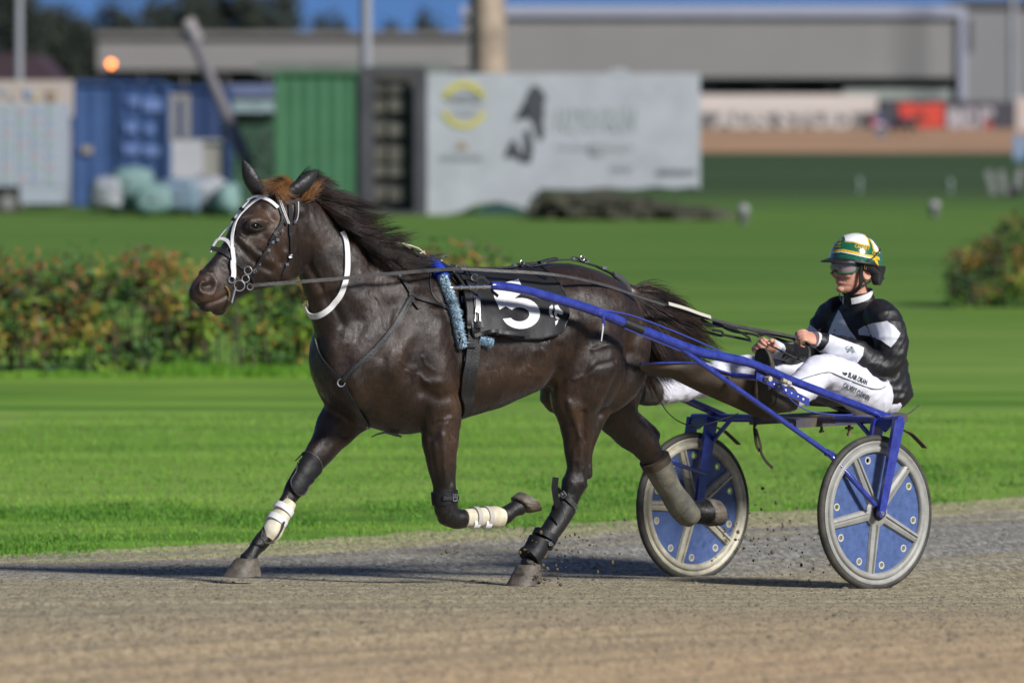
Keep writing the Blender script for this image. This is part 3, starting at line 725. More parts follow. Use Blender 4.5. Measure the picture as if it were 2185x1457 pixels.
for q in (.25, .45, .62, .8): mb.tube([a.lerp(b, q), a.lerp(b, q + .04)], .0115, 10)
ring(mb, 983, 571, .15, 9.5, .0028, nrm=V((0, -1, .1))); ring(mb, 1013, 592, .28, 7, .0022, nrm=V((0, -1, .1)))
P = [HP(x, y, .02) for x, y in ((944,562),(943,550),(948,545),(956,546))]; mb.tube(P, .005, 6); 
P = [HP(x, y, .05) for x, y in ((936,572),(946,564),(958,566))]; mb.tube(P, .008, 6)
buckle(mb, 1060, 711, 5, 8, 0, CT); buckle(mb, 988, 640, 8, 12, 0, CT)
mb.build('fitting', M['metal'], sd)
mb = MB(); P = [HP(x, y, .31) for x, y in ((1013,592),(1030,592),(1045,606),(1050,622),(1062,632))]; mb.ribbon(P, [L] * 5, .014, .004); mb.build('shaft_strap', M['leather'], sd)
# sheepskin roll
def fluff(mb, path, rad, num, seed, ln=.008):
    r = random.Random(seed)
    for _ in range(num):
        q = r.random() * (len(path) - 1); i = min(int(q), len(path) - 2); c = path[i].lerp(path[i + 1], q - i); t = (path[i + 1] - path[i]).normalized()
        d = V((r.gauss(0, 1), r.gauss(0, 1), r.gauss(0, 1))); d = (d - t * d.dot(t)).normalized(); e = c + d * rad * .85; tip = c + d * (rad + ln * r.uniform(.3, 1)) + V((r.gauss(0, 1), r.gauss(0, 1), r.gauss(0, 1))) * .004 - UP * .004
        b = d.cross(t) * .003; mb.add([e - b, e + b, tip, e + t * .003], [(0, 1, 2), (1, 3, 2), (3, 0, 2)])
wool1 = mat('blue_wool', (.01, .05, .50), .9, bump=.8, bscale=120, var=.35, vscale=60); wool2 = mat('pale_blue_wool', (.36, .52, .64), .9, bump=.8, bscale=120, var=.3, vscale=60)
sk = thing('sheepskin_roll', 'fluffy roll of bright blue and pale blue sheepskin in front of the harness saddle', 'sheepskin', HP(985, 740, .26))
for nm, pl, m_, sd_ in (('blue_wool', [(908,566),(920,570),(932,582),(941,598)], wool1, 3), ('pale_wool', [(940,596),(950,620),(962,652),(972,690),(982,736)], wool2, 4), ('wool_end', [(1018,722),(1036,726),(1046,730)], wool2, 5)):
    P, N = rays(pl, HT, .018, 6); mb = MB(); rad = .026 if nm == 'blue_wool' else (.021 if nm == 'pale_wool' else .016); mb.tube([P[0]] + P + [P[-1]], [rad * .3] + [rad * (1 + .12 * math.sin(i * 2.1)) for i in range(len(P))] + [rad * .4], 14); fluff(mb, P, rad, 2600 if nm != 'wool_end' else 700, sd_); mb.build(nm, m_, sk)
# crupper and back strap
cr = thing('crupper', 'black back strap with buckles running to a padded loop under the tail', 'crupper', HP(1150, 600, 0))
mb = MB(); P = [hull(s_, R(8), .016)[0] for s_ in [2.1 - .04 * i for i in range(29)]]; mb.ribbon(P, [UP] * len(P), .024, .006)
P, N = rays([(1100,570),(1125,575),(1150,590),(1167,598)], CT, .014, 5); mb.ribbon(P, N, .014, .004)
mb.build('back_strap', M['leather'], cr)
mb = MB(); P = [hull(s_, R(8), .02)[0] for s_ in (1.08, 1.04, 1.0, .97)] + [HP(1345, 626, .03), HP(1349, 645, .05)]; mb.tube(P, [.010, .018, .019, .018, .016, .006], 12); mb.build('tail_loop', mat('grey_tube', (.06, .06, .06), .35, bump=.1), cr)
mb = MB()
for s_ in (1.66, 1.60, 1.5, 1.32, 1.25, 1.14): p, d = hull(s_, R(8), .026); mb.box(p, F * .012, L * .012, UP * .006)
for s_ in (1.63, 1.28): p, d = hull(s_, R(10), .035); mb.torus(p, L, .012, .003)
mb.build('buckle', M['metal'], cr)
mb = MB()
for s0, s1 in ((1.62, 1.54), (1.52, 1.42), (1.32, 1.25)): P = [hull(s0 + (s1 - s0) * i / 5, R(8), .024)[0] for i in range(6)]; mb.ribbon(P, [UP] * 6, .03, .01)
mb.build('keeper', M['leather'], cr)
# check rein (pale cord from the mane to the saddle hook)
mb = MB(); P = [HP(x, y, l_) for x, y, l_ in ((800,505,.02),(850,518,.03),(872,523,.03),(893,530,.03),(905,540,.03),(918,553,.03),(930,560,.03),(944,556,.02))]; mb.tube(P, .0038, 6)
P = [HP(x, y, .035) for x, y in ((862,521),(880,534),(893,543),(906,536))]; mb.tube(P, .003, 6)
mb.build('check_rein', mat('cord', (.55, .52, .40), .7), label='pale cord check rein coming out of the mane to the saddle hook', cat='check rein')
# ---- leg boots
def legshell(mb, pl, r, l, mi=0, n=22, flat=1.0): muscle(pl, r, l, flat, n, mb, mi, cap=.05)
gb = mat('grey_boot', (.075, .075, .065), .6, bump=.5, bscale=30, col2=(.16, .15, .11), var=1, vscale=10)
tb = thing('tendon_boot', 'off white tendon boot strapped on the stretched front leg', 'leg boot', HP(575, 1160, -.16), 'white tendon boots on the front legs')
mb = MB(); legshell(mb, [(617,1070),(606,1088),(592,1112),(580,1134),(571,1150)], [17,20,21,23,17], -.155); mb.build('shell', M['offwhite'], tb)
mb = MB()
for q in ([(608,1082),(601,1092)], [(595,1104),(588,1115)]): legshell(mb, q, [23.5, 23.5], -.155)
mb.build('strap', M['white'], tb)
mb = MB(); P = [HP(x, y, -.10) for x, y in ((607,1112),(602,1128),(592,1146),(580,1158),(566,1158),(557,1146),(560,1130))]; mb.tube(P, .004, 6); mb.build('trim', M['rein'], tb)
tb = thing('tendon_boot', 'off white tendon boot with grey straps on the folded front leg', 'leg boot', HP(1035, 1125, .17), 'white tendon boots on the front legs')
mb = MB(); legshell(mb, [(990,1105),(1010,1104),(1035,1103),(1055,1103),(1070,1104)], [19,20,21,24,20], .175); mb.build('shell', M['offwhite'], tb)
mb = MB()
for q in ([(1008,1104),(1017,1104)], [(1032,1103),(1041,1103)]): legshell(mb, q, [24, 24], .175)
mb.build('strap', mat('grey_velcro', (.40, .37, .34), .8), tb)
mb = MB()
for q in ([(1006,1115),(1018,1115)], [(1031,1115),(1043,1115)]): legshell(mb, q, [13, 13], .19)
mb.build('strap_tab', M['white'], tb)
kb = thing('knee_boot', 'black moulded boot behind the knee of the stretched front leg', 'leg boot', HP(640, 1055, -.16))
mb = MB(); decal(mb, [poly((630,983),(650,966),(668,970),(682,984),(680,1004),(668,1028),(645,1052),(634,1056),(624,1042),(622,1028),(632,1012),(638,996),(636,986))], HT, .016, 5); mb.build('shell', M['vinyl'], kb)
mb = MB(); P, N = rays([(636,986),(638,996),(632,1012),(622,1028),(624,1042),(634,1056),(645,1052),(668,1028),(681,1004),(682,984),(668,970),(650,966),(630,983)], HT, .014, 4); mb.tube(P, .0035, 6); mb.build('rim', M['rein'], kb)
kb = thing('knee_band', 'black knee band with a steel buckle on the folded front leg', 'leg boot', HP(948, 1080, .17))
mb = MB(); legshell(mb, [(948,1048),(949,1062),(950,1074)], [31,31,30], .17, flat=.85); mb.build('band', M['vinyl'], kb)
BT = bvh(horse, mb)
mb = MB(); strap(mb, [(945,1062),(976,1062)], 9, BT, .004, .005); mb.build('strap', M['leather'], kb)
mb = MB(); buckle(mb, 969, 1061, 9, 14, 0, BT); mb.build('buckle', M['metal'], kb)
hk = thing('hind_boot', 'black hind leg boot strapped from hock to fetlock of the planted hind leg', 'leg boot', HP(1150, 1180, .15))
mb = MB(); legshell(mb, [(1206,1082),(1192,1108),(1172,1138),(1158,1160)], [25,23,22,24], .15); mb.build('shell', M['leather'], hk)
hs = MB(); hs.v = mb.v; hs.f = mb.f; hs.m = mb.m; BT = bvh(horse, hs)
mb = MB(); P = [HP(x, y, .17) for x, y in ((1186,1018),(1183,1040),(1186,1062),(1192,1085))]; mb.ribbon(P, [V((0, -1, .2))] * 4, .028, .006); decal(mb, [poly((1183,1062),(1200,1075),(1204,1100),(1190,1120),(1176,1100))], BT, .01, 5)
legshell(mb, [(1166,1138),(1160,1150)], [28, 28], .15); legshell(mb, [(1152,1152),(1140,1176),(1128,1190)], [25, 25, 27], .15); mb.build('cuff', M['vinyl'], hk)
mb = MB(); strap(mb, [(1184,1038),(1200,1052),(1216,1068),(1230,1086)], 11, BT, .008, .005); strap(mb, [(1140,1148),(1160,1152),(1176,1162)], 7, BT, .012, .005); mb.build('strap', M['leather'], hk)
mb = MB(); buckle(mb, 1203, 1056, 11, 11, 40, BT); buckle(mb, 1173, 1159, 6, 8, 0, BT); mb.build('buckle', M['metal'], hk)
hk = thing('hind_boot', 'long dirty grey boot on the trailing hind leg in front of the far wheel', 'leg boot', HP(1475, 1115, -.15))
mb = MB(); legshell(mb, [(1399,985),(1412,1010),(1430,1045),(1452,1078),(1470,1100)], [33,30,26,29,27], -.15); mb.build('shell', gb, hk)
mb = MB(); legshell(mb, [(1396,978),(1402,992)], [34, 33], -.15); mb.build('top_band', M['brown'], hk)
mb = MB(); legshell(mb, [(1452,1082),(1470,1098),(1478,1106)], [26,27,22], -.142); mb.build('fetlock_cap', gb, hk)
# ================================================================ SULKY
def spl(pts, k=6):
    out = []; m = len(pts)
    for i in range(m - 1):
        p0, p1, p2, p3 = pts[max(i - 1, 0)], pts[i], pts[i + 1], pts[min(i + 2, m - 1)]
        for j in range(k):
            t = j / k; out.append(.5 * ((2 * p1) + (p2 - p0) * t + (2 * p0 - 5 * p1 + 4 * p2 - p3) * t * t + (3 * p1 - p0 - 3 * p2 + p3) * t ** 3))
    return out + [pts[-1]]
def HL(l, *pp): return [HP(x, y, l) for x, y in pp]
NC, FC = V((1.662, 22.0, .355)), V((.866, 22.97, .305))
AX = (NC - FC).normalized(); MID = (NC + FC) / 2
def mirror(p):
    d = p - MID; a = d.dot(AX); return p - AX * 2 * a
def sband(p): return p
sk_o = thing('racing_sulky', 'blue two wheeled racing cart hitched behind the racehorse with its driver aboard', 'sulky', SL(0, 0, 0))
ringmat = mat('eyelet_ring', (.48, .46, .38), .5)
def wheel(C, ax, a0, rimm, panm, dirt=0):
    w = thing('t', None, None, C)   # temporary origin holder, replaced by the wheel mesh below
    bpy.data.objects.remove(w)
    e1 = (UP - ax * UP.dot(ax)).normalized(); e2 = -F - ax * (-F).dot(ax); e2.normalize()   # e2 points right in the picture
    mb = MB(); lathe(mb, C, ax, [(.327, -.013), (.335, -.019), (.345, -.017), (.353, -.009), (.3555, 0), (.353, .009), (.345, .017), (.335, .019), (.327, .013)], 96)
    tyre = mb.build('wheel', M['rubber'], sk_o); ORG[tyre.name] = ORG[sk_o.name]
    mb = MB(); lathe(mb, C, ax, [(.328, -.017), (.328, .017), (.322, .019), (.315, .014), (.306, .012), (.302, .021), (.296, .024), (.283, .023), (.277, .018), (.274, .006), (.274, -.006), (.277, -.018), (.296, -.024), (.302, -.021), (.306, -.012), (.315, -.014), (.322, -.019)], 96)
    mb.build('rim', rimm, tyre)
    sp = MB()
    for i in range(5):
        a = R(a0 + 72 * i); d = e2 * math.cos(a) + e1 * math.sin(a); t = e1 * math.cos(a) - e2 * math.sin(a)
        for sgn in (-1, 1):
            rr = []
            for q in (0, .15, .85, 1):
                r = .035 + (.28 - .035) * q; c = C + d * r; w2 = .030 - .006 * q; 
                rr.append([c - t * w2 + ax * sgn * .004, c - t * w2 * .8 + ax * sgn * .016, c - t * w2 * .3 + ax * sgn * .022, c - t * w2 * .16 + ax * sgn * .013, c + t * w2 * .16 + ax * sgn * .013, c + t * w2 * .3 + ax * sgn * .022, c + t * w2 * .8 + ax * sgn * .016, c + t * w2 + ax * sgn * .004])
            sp.rings(rr)
    lathe(sp, C, ax, [(.001, .024), (.03, .026), (.05, .022), (.066, .012), (.066, -.012), (.05, -.022), (.03, -.026), (.001, -.024)], 30)
    sp.build('spoke_star', rimm, tyre, auto=40)
    # disc with eyelet holes
    cu = bpy.data.curves.new('t', 'CURVE'); cu.dimensions = '2D'; cu.fill_mode = 'BOTH'; cu.extrude = .0025; cu.resolution_u = 12
    def circ(cx, cy, r, n=40):
        s_ = cu.splines.new('POLY'); s_.points.add(n - 1); s_.use_cyclic_u = True
        for j in range(n): s_.points[j].co = (cx + r * math.cos(6.28318 * j / n), cy + r * math.sin(6.28318 * j / n), 0, 1)
    circ(0, 0, .279, 90); hs = []
    for i in range(5):
        for da in (17, 55):
            a = R(a0 + 72 * i + da); hs.append((.243 * math.cos(a), .243 * math.sin(a))); circ(*hs[-1], .0115, 14)
    o = bpy.data.objects.new('t', cu); COL.objects.link(o); me = evalmesh(o); mb = MB()
    mb.add([C + e2 * v.co.x + e1 * v.co.y + ax * v.co.z for v in me.vertices], [tuple(p.vertices) for p in me.polygons]); bpy.data.objects.remove(o); bpy.data.curves.remove(cu)
    mb.build('disc_panel', panm, tyre, smooth=False)
    mb = MB()
    for x, y in hs: mb.torus(C + e2 * x + e1 * y, ax, .0145, .0045, 18, 6)
    mb.build('eyelet_ring', ringmat, tyre)
    mb = MB(); lathe(mb, C, ax, [(.001, .062), (.012, .062), (.016, .052), (.024, .048), (.026, .034), (.034, .030), (.036, .022), (.036, -.022), (.024, -.05), (.001, -.06)], 24)
    mb.build('hub', M['rubber'], tyre, auto=30); return tyre
wheel(NC, AX, 44, M['grey'], M['panel']); wheel(FC, AX, 32, M['cream'], M['panel'])
blue = M['blue']
SH = [(1048,610,.34),(1062,610,.345),(1100,615,.352),(1150,627,.36),(1260,660,.38),(1330,688,.40),(1430,728,.43),(1490,750,.45),(1540,761,.46),(1595,773,.48),(1640,790,.49),(1690,812,.50),(1800,854,.53),(1880,885,.55),(1908,896,.56)]
P0 = spl([HP(*q) for q in SH], 5)
for mir in (0, 1):
    P = [mirror(p) for p in P0] if mir else P0; mb = MB(); m_ = len(P)
    mb.tube(P, [.018 + .004 * min(1, i / m_ * 3) if i < m_ * .62 else .0195 for i in range(m_)], 14); sh = mb.build('shaft', blue, sk_o)
    mb = MB(); q = int(m_ * .37); mb.tube(P[q - 1:q + 2], .0235, 12); mb.build('clamp', M['black'], sh)
    # perforated foot-rest rail under the shaft
    pl = [HP(1612, 800, .47), HP(1725, 858, .50)]; pl = [mirror(p) for p in pl] if mir else pl
    mb = MB(); d = (pl[1] - pl[0]); c = (pl[0] + pl[1]) / 2; mb.box(c, d / 2, L * .006, UP * .017); rl = mb.build('foot_rail', blue, sk_o)
    mb = MB()
    for t_ in (.16, .33, .42, .55, .66, .78, .88): mb.tube([pl[0] + d * t_ + L * .0055, pl[0] + d * t_ + L * .0085], .006 if t_ in (.55, .88, .16) else .0038, 10)
    mb.build('rail_hole', M['white'], rl)
    # stay running down to the hub
    st = spl([HP(1425,722,.43), HP(1470,756,.445), HP(1600,848,.51), HP(1760,962,.585), HP(1776,976,.60), HP(1820,1024,.655), HP(1868,1078,.695)], 5)
    st = [mirror(p) for p in st] if mir else st
    if mir: st = spl([HP(1372,962,-.50), HP(1430,985,-.52), HP(1503,1010,-.56)], 4)
    mb = MB(); mb.tube(st, .0125 if not mir else .010, 10); mb.build('stay', blue, sk_o)
    if not mir:
        mb = MB(); mb.tube([HP(1764,965,.58), HP(1778,972,.55)], .017, 10); mb.build('stay_socket', blue, sk_o)
    # fork legs, crown plate, brace
    def s_(l, *pp):
        return [mirror(HP(x, y, l)) if mir else HP(x, y, l) for x, y in pp]
    top, bot = s_(.695, (1918, 897), (1878, 1102)); mb = MB(); d = (bot - top).normalized(); w = d.cross(AX).normalized()
    rr = []
    for t_, ww in ((0, .031), (.5, .025), (.93, .020), (.97, .018), (1.0, .010)):
        c = top.lerp(bot, t_); rr.append([c - w * ww - AX * .010, c - w * ww + AX * .010, c + w * ww + AX * .010, c + w * ww - AX * .010])
    mb.rings(rr); lg = mb.build('fork_leg', blue, sk_o, auto=30)
    mb = MB(); hc = top.lerp(bot, .965); mb.tube([hc + AX * .009, hc + AX * .014], .011, 12); mb.build('axle_bolt', M['metal'], lg)
    off = AX * (.135 if mir else -.135); mb = MB(); rr = []
    for t_, ww in ((0, .036), (.5, .030), (1.0, .020)):
        c = top.lerp(bot, t_ * .97) + off; rr.append([c - w * ww - AX * .009, c - w * ww + AX * .009, c + w * ww + AX * .009, c + w * ww - AX * .009])
    mb.rings(rr); mb.build('fork_leg', blue, sk_o, auto=30)
    mb = MB(); c = top + off * .5; mb.box(c - UP * .018, AX * .058, w * .024, UP * .012); mb.add([top + off + w * .03 - UP * .02, top + w * .03 - UP * .02, top + off * .5 + w * .03 - UP * .06, top + off - UP * .02 + w * .02, top - UP * .02 + w * .02, top + off * .5 + w * .02 - UP * .06], [(0, 1, 2), (3, 5, 4), (0, 3, 4, 1), (1, 4, 5, 2), (2, 5, 3, 0)]); mb.build('crown_plate', blue, sk_o)
    mb = MB(); a = top + off - UP * .115 + AX * -.0; b = top + off + AX * (.14 if mir else -.14) - UP * .005; mb.tube([a, b], .0115, 10); mb.build('brace', blue, sk_o)
    # mud scraper behind the wheel
    sc_ = s_(.63, (1925, 918), (1942, 925), (1958, 940), (1973, 956)); mb = MB(); mb.ribbon(spl(sc_, 4), [(UP - F * .6).normalized()] * 13, .034, .004, wf=None); mb.build('mud_flap', M['brown'], sk_o)
A1, A2 = HP(1922, 896, .70), mirror(HP(1922, 896, .70))
mb = MB(); mb.tube([A1, A1.lerp(A2, .5), A2], .0195, 14); mb.build('arch_tube', blue, sk_o)
mb = MB(); mb.tube([A1.lerp(A2, .30), A1.lerp(A2, .62)], .0205, 14, caps=True); mb.build('arch_sleeve', mat('worn_brass_wrap', (.17, .13, .06), .45, bump=.3, bscale=60, col2=(.02, .03, .16), var=1, vscale=9), sk_o)
# seat
def slab(c, u, v, h, rad=.3, n=28, dome=.0):
    rr = []
    for q, z in ((.0, 0), (.82, 0), (.96, .12), (1, .4), (1, .6), (.96, .88), (.8, 1.0), (0.4, 1.0 + dome), (.0, 1 + dome)):
        rr.append([c + (u * math.copysign(abs(math.cos(a)) ** .6, math.cos(a)) + v * math.copysign(abs(math.sin(a)) ** .6, math.sin(a))) * max(q, .01) + UP * (h * z) for a in [6.28318 * j / n for j in range(n)]])
    return rr
sp0 = SL(-.36, 0, .808); mb = MB(); mb.rings(slab(sp0, F * .22, L * .19, .05, dome=.1)); mb.build('seat_cushion', mat('worn_seat', (.16, .15, .12), .6, bump=.4, bscale=20, var=.3, vscale=9), sk_o)
mb = MB(); mb.rings(slab(SL(-.55, 0, .81), F * .05, L * .17, .10)); mb.build('seat_back', M['leather'], sk_o)
mb = MB(); mb.box(SL(-.30, 0, .752), F * .34, L * .16, UP * .012); mb.box(SL(-.30, .15, .742), F * .36, L * .012, UP * .02); mb.box(SL(-.30, -.15, .742), F * .36, L * .012, UP * .02); mb.build('seat_frame', mat('dark_frame', (.03, .035, .09), .5, col2=(.10, .08, .05), var=1, vscale=8), sk_o)
for x, y in ((1753, 916), (1812, 922)):
    p = HP(x, y, .1); mb = MB(); mb.tube([p + UP * .06, p - UP * .01], .007, 8); mb.tube([p - UP * .004, p - UP * .016], .012, 8); mb.box(p + UP * .02, L * .016, F * .012, UP * .006); mb.build('seat_bolt', M['wood'], sk_o)
# dust sheet and foot rests
mb = MB(); top = [(1366,778),(1420,775),(1490,777),(1565,800),(1640,806),(1690,838)]; bot = [(1368,799),(1430,806),(1495,838),(1560,866),(1612,890),(1655,892)]
for l0, l1 in ((.27, .262),):
    g_ = []
    for i in range(41):
        q = i / 40 * 5; a = min(int(q), 4); t = q - a; tx = top[a][0] * (1 - t) + top[a + 1][0] * t, top[a][1] * (1 - t) + top[a + 1][1] * t; bx = bot[a][0] * (1 - t) + bot[a + 1][0] * t, bot[a][1] * (1 - t) + bot[a + 1][1] * t
        col = []
        for j in range(9):
            v = j / 8; l = .27 - .10 * v ** 2 + .006 * math.sin(i * .5 + j); col.append(HP(tx[0] * (1 - v) + bx[0] * v, tx[1] * (1 - v) + bx[1] * v, l))
        g_.append(col + [col[-1] - L * .02 + UP * .012])
    k_ = len(g_[0]); mb.add([p for c_ in g_ for p in c_], [(i * k_ + j, (i + 1) * k_ + j, (i + 1) * k_ + j + 1, i * k_ + j + 1) for i in range(40) for j in range(k_ - 1)])
mb.build('dust_sheet', M['brown'], sk_o)
mb = MB(); mb.tube(spl(HL(.275, (1366,777),(1420,774),(1490,776),(1565,799),(1640,806)), 5), .005, 6); mb.build('sheet_hem', M['blue'], sk_o)
mb = MB(); mb.tube([HP(1318, 797, -.1), HP(1400, 797, .12)], .013, 10); mb.tube([HP(1352,772,-.2), HP(1490, 776, .27)], .006, 8); mb.build('front_bar', blue, sk_o)
mb = MB(); mb.tube([HP(1562, 800, .30), HP(1630, 808, .47)], .014, 10); mb.build('foot_bar', blue, sk_o)
mb = MB(); p = HP(1638, 808, .50); mb.tube([p - L * .01, p + L * .02], .012, 12); p = HP(1672, 815, .51); mb.tube([p - L * .02, p + L * .035], .009, 10); mb.tube([p + L * .02 + F * .028 + UP * .012, p + L * .02 - F * .022 - UP * .008], .011, 8); mb.build('clamp_knob', M['cream'], sk_o)
mb = MB(); mb.tube([HP(1640, 795, .49), HP(1642, 830, .40)], .006, 8); mb.build('stirrup_bracket', M['metal'], sk_o)
# straps, cables, cords
mb = MB(); mb.ribbon(spl(HL(.05, (1612,893),(1609,915),(1614,950),(1620,962)), 4), [L] * 13, .014, .004); mb.ribbon(spl(HL(.06, (1612,915),(1622,948),(1624,966),(1634,984),(1648,998)), 4), [L] * 17, .013, .004); mb.torus(HP(1612, 903, .06), L, .012, .002); mb.build('hanging_strap', M['wood'] if 0 else mat('brown_strap', (.05, .035, .025), .6), sk_o)
mb = MB(); mb.tube(spl(HL(-.1, (1386,812),(1403,845),(1425,880),(1455,902),(1490,908),(1530,898),(1575,882)), 6), .0028, 6); mb.build('cable', M['black'], sk_o)
mb = MB(); mb.tube(spl(HL(.40, (1277,660),(1340,671),(1400,692),(1470,720),(1552,756)), 6), .0035, 6); mb.tube(spl(HL(.44, (1332,700),(1400,728),(1460,752),(1520,775)), 6), .0025, 6)
mb.tube(spl(HL(.52, (1668,822),(1690,855),(1730,878),(1790,885),(1820,884)), 6), .003, 6); mb.build('blue_cord', mat('blue_cord', (.03, .05, .30), .6), sk_o)
mb = MB(); mb.tube(spl(HL(.44, (1440,722),(1500,745),(1560,758),(1650,790)), 6), .002, 6); mb.tube(spl(HL(.5, (1740,856),(1790,872),(1822,884)), 6), .002, 6); mb.build('black_cord', M['black'], sk_o)
mb = MB(); mb.tube(HL(.42, (1287,690),(1286,705),(1283,728)), [.004, .0035, .0025], 6); mb.build('white_tag', M['white'], sk_o)
mb = MB(); mb.tube(HL(.42, (1287,672),(1288,695)), .006, 6); mb.build('cord_knot', M['blue'], sk_o)
mb = MB(); mb.tube(spl(HL(.0, (1890,878),(1902,882),(1925,886),(1942,880),(1960,865)), 5), .0032, 6); mb.build('wire', M['rein'], sk_o)
# ================================================================ DRIVER
def local(c, x, y, z): return lambda a, b, d: V(c) + x * a + y * b + z * d
db = MB()
def elo(mb, rows, n=24):
    """rows: px, py, l, fore-aft radius m, lateral radius m, lean"""
    C_ = [HP(a, b, c) for a, b, c, *_ in rows]; rr = []
    for i, (a, b, c, rf, rl) in enumerate(rows):
        t = (C_[min(i + 1, len(C_) - 1)] - C_[max(i - 1, 0)]).normalized(); sd = (L - t * L.dot(t)).normalized(); fd = t.cross(sd); rr.append([C_[i] + fd * rf * math.cos(q) + sd * rl * math.sin(q) for q in [6.28318 * j / n for j in range(n)]])
    mb.rings(rr)
def limb(mb, pts, rad, n=16, k=5):
    P = spl([HP(*p) for p in pts], k); r = []
    for i in range(len(rad) - 1): r += [rad[i] + (rad[i + 1] - rad[i]) * j / k for j in range(k)]
    mb.tube(P, r + [rad[-1]], n)
TOR = [(1862,862,0,.10,.12),(1862,845,0,.135,.175),(1860,815,0,.13,.17),(1856,785,0,.125,.16),(1850,745,0,.13,.175),(1845,705,0,.13,.19),(1840,675,0,.105,.185),(1836,655,0,.08,.13),(1833,640,0,.058,.062)]
elo(db, TOR); limb(db, [(1834,650,0),(1828,620,0),(1822,600,0)], [.056, .052, .055])
HC = HP(1822, 574, 0)                               # centre of the head
hy = R(-4); hx = (F * math.cos(hy) + L * math.sin(hy)).normalized(); hz = (UP - hx * .05).normalized(); hl = hz.cross(hx).normalized(); hx = hl.cross(hz)
K = local(HC, hx, hl, hz)
db.ell(K(-.008, 0, .028), (hx, hl, hz), (.098, .078, .098), 24, 16)                # skull
rr = []
for z, x, rx, ry in ((.02,.020,.074,.070),(-.02,.024,.070,.067),(-.05,.028,.064,.060),(-.075,.032,.056,.050),(-.098,.040,.042,.036),(-.112,.046,.026,.022)):
    rr.append([K(x + rx * math.cos(q), ry * math.sin(q), z) for q in [6.28318 * j / 24 for j in range(24)]])
db.rings(rr)                                         # jaw
db.ell(K(.078, 0, -.098), (hx, hl, hz), (.020, .022, .016)); 
rr = []
for z, x, w, d in ((.020,.088,.007,.008),(.0,.098,.009,.010),(-.018,.106,.013,.014),(-.030,.104,.017,.013),(-.036,.096,.014,.008)): rr.append([K(x + d * math.cos(q), w * math.sin(q), z) for q in [6.28318 * j / 12 for j in range(12)]])
db.rings(rr)                                         # nose
for s_ in (-1, 1):
    db.ell(K(.092, .013 * s_, -.030), (hx, hl, hz), (.010, .008, .007)); db.ell(K(.072, .040 * s_, -.026), (hx, hl, hz), (.026, .026, .022)); db.ell(K(.078, .030 * s_, .028), (hx, hl, hz), (.016, .022, .008))
    e = [K(-.012 - .024 * math.cos(q), .078 * s_ + .006 * s_, -.012 + .034 * math.sin(q)) for q in [6.28318 * j / 16 for j in range(16)]]
    db.tube(e, .0065, 8, closed=True); db.ell(K(-.010, .076 * s_, -.014), (hx, hl, hz), (.020, .006, .028)); db.ell(K(-.002, .080 * s_, -.040), (hx, hl, hz), (.009, .007, .009))
db.ell(K(.088, 0, -.055), (hx, hl, hz), (.016, .026, .0065)); db.ell(K(.088, 0, -.066), (hx, hl, hz), (.014, .023, .0075))
# arms inside the sleeves, hands
def hand(c, x, z, side, grip=1.0):
    """c wrist, x to the knuckles, z out of the back of the hand, side +1: thumb towards x cross z"""
    x = x.normalized(); z = (z - x * z.dot(x)).normalized(); y = z.cross(x) * side; H = local(c, x, y, z)   # y towards the little finger
    rr = []
    for a, hw, th in ((-.01,.024,.018),(.01,.028,.019),(.04,.038,.018),(.066,.042,.016),(.080,.040,.013)): rr.append([H(a, hw * math.cos(q), th * math.sin(q)) for q in [6.28318 * j / 16 for j in range(16)]])
    db.rings(rr)
    for i, (yy, s0) in enumerate(((-.031, .95), (-.010, 1.04), (.011, .97), (.030, .80))):
        p = [H(.072, yy, .004), H(.094 + .002 * i, yy, .003), H(.094 + .034 * s0 * .55, yy, -.016), H(.094 + .004 * s0, yy, -.042 * s0), H(.070, yy, -.044 * s0)]
        P = spl(p, 4); db.tube(P, [.0102] * 5 + [.0092] * 6 + [.0080] * (len(P) - 12) + [.006], 10)
    P = spl([H(.008, -.026, -.006), H(.034, -.048, -.012), H(.064, -.050, -.026), H(.088, -.040, -.034)], 4); db.tube(P, [.014, .0135, .013, .012, .0115, .011, .011, .0105, .010, .010, .0095, .009, .0065], 10)
nw, fw = HP(1750, 728, .12), HP(1642, 741, -.10)
hand(nw, HP(1712, 716, .10) - nw, (L * .75 + UP * .75), 1)
hand(fw, HP(1604, 732, -.07) - fw, (L * -.65 + UP * .5), -1)
NA = [(1880,676,.18),(1893,720,.235),(1888,768,.25),(1830,758,.20),(1750,728,.12)]; FA = [(1782,668,-.17),(1752,712,-.235),(1738,762,-.25),(1690,752,-.17),(1642,741,-.10)]
limb(db, NA, [.055, .050, .040, .036, .026]); limb(db, FA, [.055, .050, .040, .036, .026])
NL = [(1868,838,.12),(1812,812,.20),(1756,784,.27),(1710,820,.30),(1664,856,.34)]; FL = [(1822,830,-.11),(1700,800,-.2),(1570,792,-.29),(1490,812,-.31),(1395,832,-.33)]
limb(db, NL, [.085, .075, .058, .048, .036]); limb(db, FL, [.085, .075, .055, .048, .036])
drv = union(db, .0045, 3, .5)
nrm_ = vnorm(drv)
for i, v in enumerate(drv.v):
    d = v - HC; a, b, c = d.dot(hx), d.dot(hl), d.dot(hz)
    if a > .05 and -.13 < c < .05:   # mouth line, nostrils, smile folds
        dd = -.0035 * math.exp(-((c + .0605 - abs(b) * .06) / .0028) ** 2) * (abs(b) < .026)
        for s_ in (-1, 1):
            t = (c + .066) / .04
            if 0 < t < 1: dd -= .0028 * math.exp(-((b - s_ * (.034 - .012 * t)) / .005) ** 2)
            dd -= .006 * math.exp(-((b - s_ * .008) ** 2 + (c + .040) ** 2) / .0035 ** 2)
        dd -= .002 * math.exp(-((c + .083) / .006) ** 2); drv.v[i] += nrm_[i] * dd
